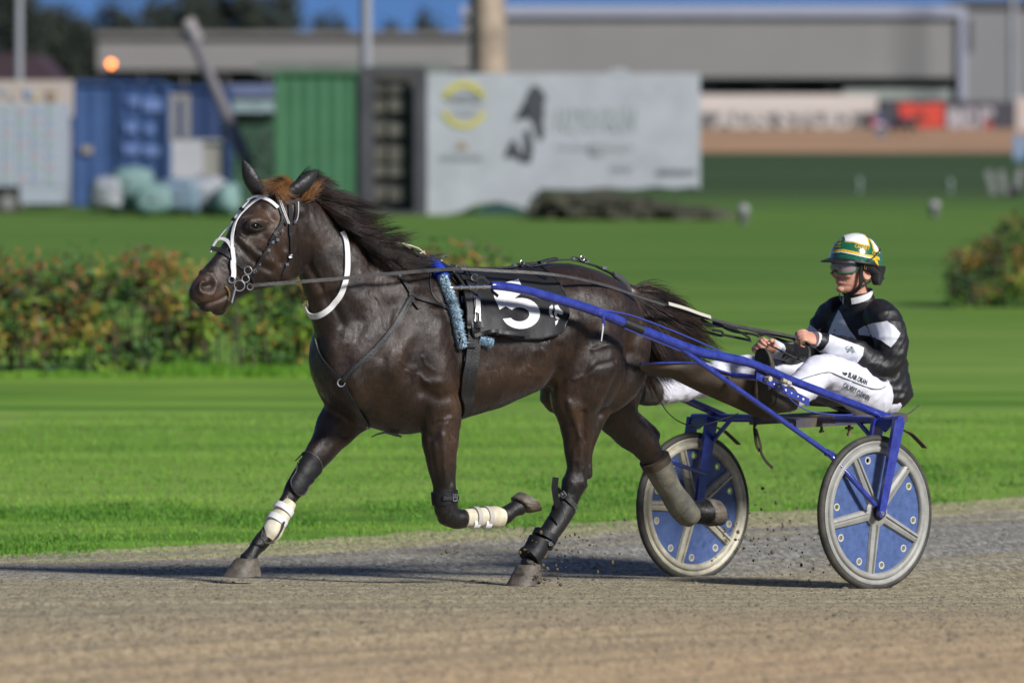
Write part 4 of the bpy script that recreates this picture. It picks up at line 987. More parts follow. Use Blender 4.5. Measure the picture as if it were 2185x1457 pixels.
person = thing('person', 'driver in black and white silks and a green and white helmet holding the reins', 'person', SL(-.45, 0, .0))
drv.build('body', M['skin'], person)
# --- clothing
def wrinkle(o, amp, sc1, seed=0, aniso=None):
    n = vnorm(o)
    for i, v in enumerate(o.v):
        q = v * sc1 + V((seed, 0, 0)); 
        if aniso: q = V((q.dot(aniso[0]) * 1.0, q.dot(aniso[1]) * .45, q.dot(aniso[2]) * .45))
        a = (1 - min(1, abs(noise.noise(q)) * 2.6)) ** 2; b = noise.noise(q * 2.3); o.v[i] = v + n[i] * (amp * (a * .5 + b * .35))
jb = MB(); elo(jb, [(1864,868,0,.13,.16),(1864,845,0,.165,.205),(1862,812,0,.158,.20),(1858,780,0,.150,.19),(1852,742,0,.155,.205),(1846,705,0,.150,.212),(1841,678,0,.128,.205),(1837,660,0,.10,.155),(1834,648,0,.075,.095),(1833,640,0,.068,.072)])
limb(jb, [(1868,664,.14),(1884,682,.205),(1900,722,.26),(1896,770,.265),(1865,778,.235),(1822,752,.195),(1775,738,.15),(1752,729,.125)], [.07, .082, .080, .074, .066, .062, .050, .036])
limb(jb, [(1800,662,-.12),(1778,678,-.20),(1752,716,-.255),(1740,762,-.26),(1705,760,-.20),(1675,750,-.15),(1650,743,-.115)], [.07, .080, .074, .066, .056, .048, .036])
jk = union(jb, .0065, 6, .5); wrinkle(jk, .013, 12, 3, (UP, L, F)); wrinkle(jk, .006, 22, 8, ((UP + F).normalized(), L, F))
jk.build('jacket', M['satin'], person); JT = bvh(jk)
def patch(*pts, off=.005): decal(wt, [poly(*pts)], JT, off, 4)
wt = MB()
patch((1790,661),(1797,672),(1805,690),(1815,706),(1828,722),(1822,730),(1800,736),(1780,746),(1764,736),(1768,712),(1776,690)); keep_largest(wt).build('white_panel', M['wsatin'], person); wt = MB()
patch((1832,704),(1843,696),(1862,690),(1893,685),(1908,696),(1921,712),(1912,728),(1901,741),(1880,726),(1858,717),(1833,714))
keep_largest(wt).build('white_panel', M['wsatin'], person)
wt = MB(); patch((1770,714),(1790,722),(1830,736),(1843,742),(1841,758),(1826,778),(1808,776),(1780,770),(1745,750),(1757,745),(1768,730)); keep_largest(wt).build('white_forearm', M['wsatin'], person)
wt = MB(); patch((1702,694),(1712,688),(1728,692),(1744,704),(1744,716),(1728,712),(1712,704)); patch((1634,720),(1648,722),(1672,735),(1676,744),(1664,768),(1650,766),(1640,750)); wt.build('white_cuff', M['wsatin'], person)
wt = MB()
for pl, w in (([(1791,625),(1794,644),(1808,643),(1821,641)], 2.6),): P, N = rays(pl, JT, .003, 3); wt.ribbon(P, N, w / 455, .001)
wt.build('white_piping', M['white'], person)
mb = MB(); P = [HP(1742, 726, .12), HP(1752, 729, .125), HP(1766, 733, .14)]; mb.tube(P, [.037, .043, .047], 14); P = [HP(1652, 744, -.115), HP(1660, 746, -.125)]; mb.tube(P, [.036, .038], 14); mb.build('cuff', M['black'], person)
mb = MB(); mb.tube([HP(1738, 724, .118), HP(1744, 726, .12)], .0385, 14); mb.build('cuff_edge', M['wsatin'], person)
# collar
mb = MB(); elo(mb, [(1838,662,0,.085,.10),(1834,646,0,.078,.082),(1833,634,.0,.070,.074),(1832,624,.0,.066,.070)]); mb.build('collar', M['satin'], person)
mb = MB(); q_ = [R(25 + 310 * j / 30) for j in range(31)]; P = [K(-.030 + .066 * math.cos(q), .070 * math.sin(q), -.128 - .028 * math.cos(q)) for q in q_]; mb.ribbon(P, [hx * math.cos(q) + hl * math.sin(q) for q in q_], .030, .004); mb.build('white_collar', M['white'], person)
# trousers
tb_ = MB(); elo(tb_, [(1862,878,0,.10,.15),(1860,862,0,.115,.18),(1858,840,0,.13,.19),(1858,815,0,.125,.175)])
limb(tb_, [(1860,846,.12),(1845,838,.17),(1800,812,.22),(1756,792,.27),(1728,812,.29),(1700,836,.31),(1672,856,.335)], [.11, .112, .098, .078, .076, .072, .060])
limb(tb_, [(1826,836,-.11),(1760,815,-.16),(1680,800,-.22),(1570,796,-.29),(1500,812,-.31),(1440,826,-.325),(1398,834,-.33)], [.115, .105, .092, .078, .076, .072, .066])
tr = union(tb_, .0085, 5, .5); wrinkle(tr, .010, 13, 5, (F, L, UP)); wrinkle(tr, .004, 26, 2, (UP, L, F)); tr.build('trousers', M['pants'], person); TT = bvh(tr, jk)
mb = MB()
for pl in ([(1708,811),(1740,800),(1768,794),(1785,800),(1820,814),(1855,828),(1880,830),(1889,824)],): P, N = rays(pl, TT, .003, 4); mb.ribbon(P, N, .0035, .001)
mb.build('trouser_piping', M['ink'], person)
mb = MB(); TB = bvh(tr)
decal(mb, [text2d('BLAIR ORAN', 1809, 804, 43, 11, 24, -.15, .02)], TB, .004, 4); decal(mb, [text2d('CALVERT CLEANIN', 1798, 826, 62, 12, 28, -.1, .02)], TB, .004, 4)
decal(mb, [poly((1797,792),(1800,795),(1806,794),(1808,798),(1804,801),(1799,798))], TB, .004, 3); mb.build('trouser_lettering', M['ink'], person)
mb = MB(); decal(mb, [text2d('MARK', 1812, 741, 15, 8, 68, 0, .02)], JT, .006, 3); decal(mb, [text2d('US', 1803, 741, 12, 8, 68, 0, .02)], JT, .006, 3); mb.build('sleeve_lettering', M['ink'], person)
mb = MB(); p_, n__ = cast(1783, 705, JT); mb.ell(p_ + n__ * .005, (F, L, UP), (.004, .004, .004)); mb.build('button', M['black'], person)
# boots
bm_ = mat('dark_boot', (.03, .026, .02), .6, bump=.4, bscale=30, col2=(.07, .06, .045), var=1, vscale=12)
def boot(ank, heel, toe, l, wid):
    a, h, t = HP(*ank, l), HP(*heel, l), HP(*toe, l + .01); mb = MB(); ax = (t - h).normalized(); nn = (a - (h + t) / 2); nn = (nn - ax * nn.dot(ax)).normalized(); sd = ax.cross(nn); ln = (t - h).length; rr = []
    for q, w, hgt in ((-.02,.45,.03),(.04,.75,.07),(.18,.85,.085),(.35,.82,.075),(.55,.95,.058),(.75,1.05,.046),(.9,.9,.036),(.98,.6,.024),(1.01,.25,.012)):
        c = h + ax * ln * q; rr.append([c + sd * wid * w * math.cos(x) + nn * (hgt * max(0, math.sin(x)) * (1) - .006 * max(0, -math.sin(x))) for x in [6.28318 * j / 20 for j in range(20)]])
    mb.rings(rr); return mb, rr, nn, sd, ax
mb, rr, nn, sd2, ax2 = boot((1662,852),(1636,866),(1628,744),.36,.046)
mb.tube([HP(1640, 850, .355), HP(1662, 856, .345), HP(1684, 850, .335)], [.048, .056, .062], 16); bo = mb.build('boot', bm_, person)
so = MB(); so.rings([[p - nn * .002 if (p - rr[i][0]).dot(nn) > .004 else p - nn * .004 for p in r] for i, r in enumerate([[r2[0].lerp(r2[10], .5) + (p - r2[0].lerp(r2[10], .5)) * 1.06 - nn * (p - r2[0]).dot(nn) * .92 - nn * .008 for p in r2] for r2 in rr])]); so.build('sole', M['rubber'], bo)
mb, rr, nn, sd2, ax2 = boot((1395,830),(1372,858),(1366,800),-.33,.05)
mb = MB(); mb.tube([HP(1362, 836, -.335), HP(1378, 836, -.333), HP(1396, 834, -.33)], [.058, .066, .068], 18); mb.build('boot', bm_, person)
# helmet
hm_ = MB(); rr = []
for i in range(15):
    t = i / 14 * math.pi / 2; z = math.sin(t); w = max(math.cos(t), .02) ** .9
    rr.append([K(-.012 + .134 * w * math.cos(q) * (1.0 if math.cos(q) > 0 else 1.02), .113 * w * math.sin(q), .030 + .030 * (-math.cos(q)) * -.5 * (1 - z) + .140 * z) for q in [6.28318 * j / 40 for j in range(40)]])
base_ = [K(-.012 + .134 * math.cos(q), .112 * math.sin(q), .024 - (.060 if math.cos(q) < -.2 else .0) * min(1, max(0, (-.2 - math.cos(q)) * 2)) + .012 * math.cos(q)) for q in [6.28318 * j / 40 for j in range(40)]]
hm_.rings([base_] + rr); he = hm_.build('helmet', M['helmgreen'], person); HMT = bvh(hm_); ORG[he.name] = ORG[person.name]
mb = MB(); o2 = [K(-.012 + .137 * math.cos(q), .115 * math.sin(q), .027 + .013 * math.cos(q) - (.055 * min(1, max(0, (-.2 - math.cos(q)) * 2)))) for q in [6.28318 * j / 40 for j in range(40)]]; mb.tube(o2, .009, 8, closed=True)
rr = []
for j in range(17):
    q = R(-62 + 124 * j / 16); d = math.cos(q); a = K(-.012 + .136 * d, .114 * math.sin(q), .034 + .012 * d); e = .062 * max(0, math.cos(q * 1.42)) ; b = K(-.012 + (.136 + e) * d, (.114 + e * .4) * math.sin(q), .028 + .004 * d - e * .05)
    rr.append([a + hz * .004, b + hz * .003, b - hz * .003, a - hz * .006])
mb.rings(rr); mb.build('brim', M['black'], he)
mb = MB()
for s_ in (-1, 1):
    rr = []
    for z, x0, x1 in ((.02,-.118,.048),(-.0,-.118,.030),(-.018,-.112,-.028),(-.04,-.108,-.035),(-.06,-.098,-.045),(-.072,-.088,-.055)):
        rr.append([K(x0 + (x1 - x0) * t, (.082 + .020 * math.sin(t * 3.14) - .0 * z) * s_, z) for t in [j / 10 for j in range(11)]] + [K(x0 + (x1 - x0) * t, (.092 + .022 * math.sin(t * 3.14)) * s_, z) for t in [j / 10 for j in range(10, -1, -1)]])
    mb.rings(rr)
mb.build('ear_flap', M['black'], he)
mb = MB(); P = spl([K(.028, .095, .02), K(.026, .084, -.03), K(.020, .076, -.07), K(.030, .055, -.102), K(.045, .02, -.122), K(.045, -.02, -.122)], 5); mb.ribbon(P, [hl] * 26 , .020, .004); P = spl([K(-.045, .088, -.045), K(-.015, .082, -.065), K(.020, .074, -.085)], 5); mb.ribbon(P, [hl] * 11, .010, .003); mb.build('chin_strap', M['leather'], he)
def hdec(mt, nm, *pls, off=.0025):
    mb = MB()
    for p_ in pls: decal(mb, [p_ if isinstance(p_, tuple) else poly(*p_)], HMT, off, 3)
    mb.build(nm, mt, he)
hdec(M['yellow'], 'yellow_trim', [(1797,503),(1802,499),(1812,496.5),(1830,494),(1842,498),(1853,510),(1856,526),(1840,524),(1820,518),(1803,517),(1802,508)], [(1853,508),(1862,514),(1872,527),(1878,541),(1864,537),(1860,522)],
     [(1765,536),(1775,533),(1800,532),(1825,537),(1845,543),(1862,545),(1872,556),(1876,575),(1873,575),(1866,556),(1845,547),(1820,541),(1795,536),(1765,539)], [(1866,546),(1876,549),(1877,556),(1868,552)])
hdec(M['helmwhite'], 'white_panel', [(1799,503),(1804,500),(1813,497.5),(1830,495.5),(1840,499.5),(1850,510),(1853,524),(1840,521.5),(1820,516),(1804,515),(1803.5,508)], [(1856,510),(1862,515),(1871,528),(1875,539),(1866,535),(1862,522)], [(1764,539),(1795,536.5),(1820,541.5),(1845,547.5),(1860,550),(1860,552),(1845,549.5),(1820,543.5),(1795,538.5),(1764,541)], off=.0045)
hdec(M['yellow'], 'helmet_lettering', text2d('CALVERT', 1823, 528.5, 32, 7, 11, 0, .01), text2d('CLE', 1859, 541, 13, 6.5, 26, 0, .01), text2d('Blair', 1780, 517, 17, 7, -8, .3, .0), text2d('Orange', 1774, 526, 20, 6.5, -8, .3, .0), [(1771,528.5),(1794,525.5),(1794,526.5),(1771,530)], off=.005)
mb = MB(); P, N = rays([(1850,556),(1862,550),(1873,538),(1877,532)], HMT, .004, 2); mb.ribbon(P, N, .007, .002) if P else None; mb.build('goggle_band', M['black'], he)
# goggles
go = MB(); rr = []; fr_t = []; fr_b = []
for j in range(25):
    q = R(-72 + 144 * j / 24); xx = .010 + .098 * math.cos(q) + .012; yy = .084 * math.sin(q); dip = .013 * math.exp(-(q / .20) ** 2); ed = (abs(q) / R(72)) ** 6
    t_, b_ = .032 - .010 * ed, -.024 + dip + .016 * ed
    rr.append([K(xx - .006, yy, b_), K(xx + .004, yy * 1.03, (t_ + b_) / 2), K(xx - .002, yy, t_)]); fr_t.append(K(xx + .001, yy * 1.01, t_)); fr_b.append(K(xx - .003, yy * 1.01, b_))
go.rings(rr, caps=False) if 0 else go.add([p for r_ in rr for p in r_], [(i * 3 + j, (i + 1) * 3 + j, (i + 1) * 3 + j + 1, i * 3 + j + 1) for i in range(24) for j in range(2)])
lens = bpy.data.materials.new('goggle_lens'); lens.use_nodes = True; p = lens.node_tree.nodes['Principled BSDF']; p.inputs['Base Color'].default_value = (.30, .24, .25, 1); p.inputs['Roughness'].default_value = .12; p.inputs['Metallic'].default_value = .25
gg = go.build('goggles', lens, person); ORG[gg.name] = ORG[person.name]
mb = MB(); mb.tube(fr_t + fr_b[::-1], .0048, 8, closed=True); mb.build('goggle_frame', mat('green_frame', (.01, .09, .045), .4), gg)
mb = MB(); mb.ribbon([K(.050, .080, .008), K(.030, .090, .010), K(.0, .100, .020), K(-.05, .1, .03)], [hl] * 4, .018, .004); mb.build('goggle_strap', M['black'], gg)
mb = MB(); a, b, c, d = K(.020, .104, .020), K(.008, .104, .018), K(.010, .104, .0), K(.022, .104, .002); mb.tube([a, b, c, d], .0018, 6, closed=True); mb.build('strap_buckle', M['brass'], gg)
# ================================================================ REINS
rn = thing('reins', 'grey leather reins running from the bit through the saddle ring to the driver hands', 'reins', HP(1300, 640, .15))
def pth(*q): return spl([HP(*a) for a in q], 5)
mb = MB(); P = pth((536,609,.10),(570,606.5,.13),(640,601,.16),(723,594.5,.185),(800,587,.20),(880,580,.20),(940,575.5,.18),(983,574,.16)); mb.ribbon(P, [L] * len(P), .0155, .003); mb.build('near_rein_front', M['rein'], rn)
mb = MB(); P = pth((983,574,.16),(1050,578,.19),(1130,582,.24),(1190,588,.26),(1240,597,.25),(1300,612,.22),(1370,636,.20),(1420,652,.18),(1470,668,.17),(1520,682,.16),(1580,697,.15),(1640,708,.13),(1700,720,.11)); mb.ribbon(P, [(L + UP * .5).normalized()] * len(P), .015, .003); mb.build('near_rein', M['rein'], rn)
mb = MB(); P = pth((1425,650,.2),(1460,660,.19),(1490,671,.18),(1515,679,.17)); mb.ribbon([p + UP * .004 + L * .004 for p in P], [(L + UP * .5).normalized()] * len(P), .017, .003); mb.build('rein_grip', mat('pale_webbing', (.45, .43, .36), .7), rn)
mb = MB(); P = pth((940,571,-.1),(1000,573,-.1),(1100,574,-.1),(1180,580,-.1),(1240,590,-.06),(1310,606,.0),(1380,636,.03),(1450,672,.03),(1500,692,.02),(1560,700,0),(1600,722,-.05)); mb.ribbon(P, [(L + UP * .8).normalized()] * len(P), .016, .003); mb.build('far_rein', M['leather'], rn)
mb = MB()
for q in (((1495,680,.15),(1520,694,.14),(1540,696,.13),(1538,690,.13),(1520,684,.14)), ((1490,702,.05),(1520,712,.04),(1540,716,.03),(1540,708,.03),(1520,704,.04)), ((1530,690,.10),(1560,706,.08),(1600,712,.04),(1618,716,.02),(1615,706,.03),(1590,702,.06)), ((1540,714,.02),(1580,722,-.02),(1602,727,-.05)),
          ((1600,704,.08),(1640,716,.07),(1680,730,.08),(1694,730,.09),(1690,722,.09),(1660,716,.08)), ((1520,690,.12),(1580,700,.1),(1640,712,.1),(1700,722,.10)), ((1615,718,-.06),(1640,712,-.02),(1670,716,.04),(1700,722,.08)), ((1720,730,.11),(1727,750,.12),(1724,778,.14))):
    P = pth(*q); mb.ribbon(P, [(L + UP * .4).normalized()] * len(P), .013, .0025)
mb.build('rein_loop', M['leather'], rn)
tag(MB().tube(spl([HP(1625,728,-.06), HP(1650,740,.0), HP(1700,765,.05), HP(1745,782,.08)], 4), .004, 6).build('whip', M['black']), 'thin black whip held in the driver far hand across his lap', 'whip')
# ================================================================ SETTING
def groundmesh(xs, ys, fz):
    mb = MB(); n = len(ys)
    mb.add([(x, y, fz(x, y)) for x in xs for y in ys], [(i * n + j, (i + 1) * n + j, (i + 1) * n + j + 1, i * n + j + 1) for i in range(len(xs) - 1) for j in range(n - 1)]); return mb
ED = V((.819, .574)); EN = V((-.574, .819)); E0 = V((0, 25.98))        # inner edge of the track
def eq(x, y): return (x, y)
def gfar(x, y):
    z = gz(x, y)
    if y > 300: z = -.05 + 1.5 * min(1, (y - 300) / 80)
    return z
xs = [-900, -400, -150, -60, -30, -15] + [-10 + .5 * i for i in range(41)] + [15, 30, 60, 150, 400, 900]
ys = [-30, 0, 6] + [9 + .5 * i for i in range(60)] + [45, 60, 80, 100, 130, 170, 220, 260, 300, 310, 340, 380, 420, 600, 1200, 3000]
def gnode(name, build):
    m = bpy.data.materials.new(name); m.use_nodes = True; n = m.node_tree.nodes; k = m.node_tree.links; p = n['Principled BSDF']; tc = n.new('ShaderNodeTexCoord'); p.inputs['Specular IOR Level'].default_value = .15; p.inputs['Roughness'].default_value = .85
    def tex(scale, st=(1, 1, 1), rz=0, det=5, lo=.35, hi=.65, dist=0, rough=.6):
        mp = n.new('ShaderNodeMapping'); mp.vector_type = 'TEXTURE'; mp.inputs['Rotation'].default_value = (0, 0, rz); mp.inputs['Scale'].default_value = st; k.new(tc.outputs['Object'], mp.inputs[0])
        t = n.new('ShaderNodeTexNoise'); t.inputs['Scale'].default_value = scale; t.inputs['Detail'].default_value = det; t.inputs['Distortion'].default_value = dist; t.inputs['Roughness'].default_value = rough; k.new(mp.outputs[0], t.inputs['Vector'])
        r = n.new('ShaderNodeMapRange'); r.inputs[1].default_value = lo; r.inputs[2].default_value = hi; k.new(t.outputs[0], r.inputs[0]); return r.outputs[0]
    def mix(f, a, b):
        x = n.new('ShaderNodeMixRGB')
        for i, v in ((0, f), (1, a), (2, b)):
            if isinstance(v, tuple): x.inputs[i].default_value = (*v, 1)
            elif isinstance(v, (int, float)): x.inputs[i].default_value = v
            else: k.new(v, x.inputs[i])
        return x.outputs[0]
    def math_(op, a, b=None, c=None):
        x = n.new('ShaderNodeMath'); x.operation = op
        for i, v in enumerate((a, b, c)):
            if v is None: continue
            if isinstance(v, (int, float)): x.inputs[i].default_value = v
            else: k.new(v, x.inputs[i])
        return x.outputs[0]
    def bump(h, s, d, prev=None):
        b = n.new('ShaderNodeBump'); b.inputs['Strength'].default_value = s; b.inputs['Distance'].default_value = d; k.new(h, b.inputs['Height'])
        if prev is not None: k.new(prev, b.inputs['Normal'])
        return b.outputs[0]
    def ramp(v, a, b):
        r = n.new('ShaderNodeMapRange'); r.inputs[1].default_value = a; r.inputs[2].default_value = b; k.new(v, r.inputs[0]); return r.outputs[0]
    sx = n.new('ShaderNodeSeparateXYZ'); k.new(tc.outputs['Object'], sx.inputs[0])
    build(p, k, sx, tex, mix, math_, bump, ramp); return m
def b_grass(p, k, sx, tex, mix, math_, bump, ramp):
    a = tex(1.0, (5.5, .75, 1), R(1), 5, .40, .60); b = tex(7, (4, .5, 1), R(2), 6, .35, .65); c = tex(.06, (1, 1, 1), 0, 3, .4, .6)
    c1 = mix(a, (.075, .185, .016), (.205, .350, .048)); c2 = mix(math_('MULTIPLY', b, .35), c1, (.045, .13, .015)); c3 = mix(math_('MULTIPLY', c, .35), c2, (.18, .27, .05))
    lt_ = math_('ADD', math_('MULTIPLY', sx.outputs[0], -.574), math_('MULTIPLY', math_('SUBTRACT', sx.outputs[1], 25.98), .819)); eb = math_('MULTIPLY', ramp(lt_, .3, .8), math_('SUBTRACT', 1.0, ramp(lt_, 1.5, 2.6))); c3 = mix(math_('MULTIPLY', math_('MULTIPLY', eb, tex(1.6, (3, 1, 1), R(35), 4, .38, .6)), .4), c3, (.035, .115, .014))
    mow = tex(.35, (40, 1.6, 1), R(3), 2, .42, .58); c3 = mix(math_('MULTIPLY', mow, .30), c3, (.27, .37, .09))
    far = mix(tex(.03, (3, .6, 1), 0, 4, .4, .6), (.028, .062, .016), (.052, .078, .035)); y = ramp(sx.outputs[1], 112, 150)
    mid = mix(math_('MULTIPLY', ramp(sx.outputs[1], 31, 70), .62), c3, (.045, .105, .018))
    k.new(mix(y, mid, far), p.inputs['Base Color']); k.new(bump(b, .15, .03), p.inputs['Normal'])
def b_track(p, k, sx, tex, mix, math_, bump, ramp):
    # lateral distance to the inner edge, positive towards the camera
    lat = math_('ADD', math_('MULTIPLY', sx.outputs[0], .574), math_('MULTIPLY', math_('SUBTRACT', 25.98, sx.outputs[1]), .819))
    f = tex(42, (1.3, 6, 1), R(4), 5, .385, .615, rough=.7); g = tex(11, (2.2, 4.5, 1), R(4), 4, .38, .62); s = tex(2.0, (5, .5, 1), R(35), 4, .40, .62, rough=.55); pz = tex(120, (1.5, 1, 1), R(35), 3, .45, .6)
    sand = mix(f, (.21, .18, .105), (.55, .485, .315)); sand = mix(math_('MULTIPLY', g, .5), sand, (.40, .33, .20))
    gravel = mix(f, (.09, .095, .10), (.42, .42, .41)); gravel = mix(math_('MULTIPLY', g, .4), gravel, (.26, .25, .21))
    latn = math_('ADD', lat, math_('MULTIPLY', math_('SUBTRACT', s, .5), .9))
    band = math_('MULTIPLY', ramp(latn, .55, 1.2), math_('SUBTRACT', 1.0, ramp(latn, 2.4, 3.4)))
    khaki = mix(f, (.22, .23, .11), (.48, .45, .24)); edge = math_('SUBTRACT', 1.0, ramp(latn, .3, .9))
    c = mix(math_('MULTIPLY', band, .85), sand, gravel); c = mix(edge, c, khaki); c = mix(math_('MULTIPLY', s, .30), c, (.20, .18, .14)); c = mix(math_('MULTIPLY', ramp(lat, 5.5, 9.5), .65), c, (.56, .37, .21))
    rut = tex(1.3, (14, .16, 1), R(35), 3, .44, .60); c = mix(math_('MULTIPLY', rut, .38), c, (.17, .155, .12))
    k.new(c, p.inputs['Base Color']); k.new(bump(f, .35, .012, bump(g, .3, .03)), p.inputs['Normal'])
grass = gnode('turf', b_grass); sand = gnode('track_sand', b_track)
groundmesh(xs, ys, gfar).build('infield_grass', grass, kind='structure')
# racetrack sheet following the bank, its inner edge ragged
mb = MB(); rows = []; T_ = [-40 + i * 2 for i in range(14)] + [-12 + .05 * i for i in range(480)] + [12 + 2 * i for i in range(15)]
lats = [0, .06, .12, .25, .5, 1, 1.5, 2, 2.5, 3, 3.5, 4, 4.5, 5, 5.5, 6, 7, 8, 9, 10, 12, 14, 16, 20, 26, 34]
for t in T_:
    j = .10 * noise.noise(V((t * 1.1, 0, 0))) + .10 * noise.noise(V((t * 4, 3, 0))) + .06 * noise.noise(V((t * 14, 7, 0))); col = []
    for q in lats:
        e = E0 + ED * t - EN * (q + j * max(0, 1 - q)); col.append((e.x, e.y, gz(e.x, e.y) + .004))
    rows.append(col)
k_ = len(lats); mb.add([p for c in rows for p in c], [(i * k_ + j, (i + 1) * k_ + j, (i + 1) * k_ + j + 1, i * k_ + j + 1) for i in range(len(rows) - 1) for j in range(k_ - 1)])
mb.build('dirt_track', sand, kind='structure')
mb = MB(); fz = lambda x, y: gfar(x, y) + .01
g_ = groundmesh([-900, -300, -100, 0, 100, 300, 900], [305, 320, 340, 360, 379], fz); g_.build('far_track', mat('far_sand', (.34, .20, .11), .9, var=.15, vscale=.05), kind='structure')
# ---- grass blades where the lens still resolves them
def blades(n, seed, xr, yr, hr, name, m_, clump=0):
    r = random.Random(seed); mb = MB(); c = 0
    while c < n:
        x, y = r.uniform(*xr), r.uniform(*yr); lat = (V((x, y)) - E0).dot(EN)
        if lat < -.10 - r.expovariate(7) + .3 * noise.noise(V((x * 3, y * 3, 0))) or abs(x / y) > .115: continue
        if noise.noise(V((x * 1.5, y * 2.5, 4))) * .5 + r.random() < .25: continue
        if clump and (noise.noise(V((x * 1.1, y * .8, 9))) < clump * .2 or lat > 2.6): continue
        c += 1; h = r.uniform(*hr); w = .0022 + .002 * r.random(); a = r.uniform(0, 6.283); d = V((math.cos(a), math.sin(a), 0)); b = V((x, y, gz(x, y))); ln = V((r.gauss(0, .5), r.gauss(0, .5), 1)).normalized()
        mb.add([b - d * w, b + d * w, b + ln * h * .6 + d * w * .6, b + ln * h * .6 - d * w * .6, b + ln * h + V((r.gauss(0, .4), r.gauss(0, .4), 0)) * h * .4], [(0, 1, 2, 3), (3, 2, 4)])
    mb.build(name, m_, kind='stuff', smooth=True, label=('darker clumps in the turf near the track edge' if clump else 'short mown turf along the inner edge of the track'), cat='grass')
bl = mat('grass_blade', (.07, .21, .014), .6, col2=(.17, .33, .035), var=1, vscale=1.3, spec=.2)
blades(42000, 11, (-3.6, 4.2), (23.6, 36), (.010, .030), 'grass', bl)
blades(7000, 12, (-3.6, 4.2), (23.6, 31), (.015, .045), 'grass', mat('dark_blade', (.045, .14, .014), .6, col2=(.09, .22, .025), var=1, vscale=1.3, spec=.2), .45)
# ---- pebbles and clods on the track
r = random.Random(5); mb = MB(); 
for i in range(15000):
    y = 13.5 + 13.5 * r.random() ** .8; x = r.uniform(-.112, .112) * y
    if (V((x, y)) - E0).dot(EN) > -.1: continue
    s_ = .0032 * (1 + abs(r.gauss(0, .8))); c = V((x, y, gz(x, y) + .004)); vs = [c + V((r.uniform(.6, 1.2) * a, r.uniform(.6, 1.2) * b, max(0, d) * r.uniform(.5, 1))) * s_ for a, b, d in ((1, 0, 0), (0, 1, 0), (-1, 0, 0), (0, -1, 0), (0, 0, 1))]
    mb.add(vs, [(0, 1, 4), (1, 2, 4), (2, 3, 4), (3, 0, 4)])
for i in range(700):
    y = 13.5 + 12 * r.random() ** .8; x = r.uniform(-.112, .112) * y
    if (V((x, y)) - E0).dot(EN) > -1.2 or noise.noise(V((x * .8, y * .8, 2))) < -.05: continue
    s_ = .006 + .012 * r.random() ** 3; mb.ell(V((x, y, gz(x, y) + .002)), (V((1, 0, 0)), V((0, 1, 0)), UP), (s_ * r.uniform(.8, 1.6), s_, s_ * .7), 7, 5)
mb.build('gravel', mat('gravel', (.08, .07, .055), .9, col2=(.24, .20, .14), var=1, vscale=30), kind='stuff', label='loose grit scattered over the sandy track', cat='gravel')
mb = MB()
for cx, cy, sx_, sy_, n_, l_ in ((1215, 1160, 55, 30, 80, .15), (1160, 1215, 25, 22, 60, .15), (1620, 1150, 45, 45, 90, -.5), (1700, 1190, 60, 45, 60, 0), (1560, 1120, 25, 25, 30, -.45), (950, 1175, 12, 6, 8, .1)):
    for _ in range(int(n_ * .8)):
        p = HP(r.gauss(cx, sx_), r.gauss(cy, sy_), l_ + r.gauss(0, .12)); s_ = .003 + .0065 * r.random() ** 3
        if p.z < gz(p.x, p.y) + .01: continue
        mb.ell(p, (F, L, UP), (s_ * r.uniform(.6, 1.8), s_, s_ * r.uniform(.6, 1.4)), 6, 4)
mb.build('flying_dirt', mat('clod', (.09, .07, .045), .9), kind='stuff', label='clods of dirt thrown up behind the hooves and wheels', cat='dirt')
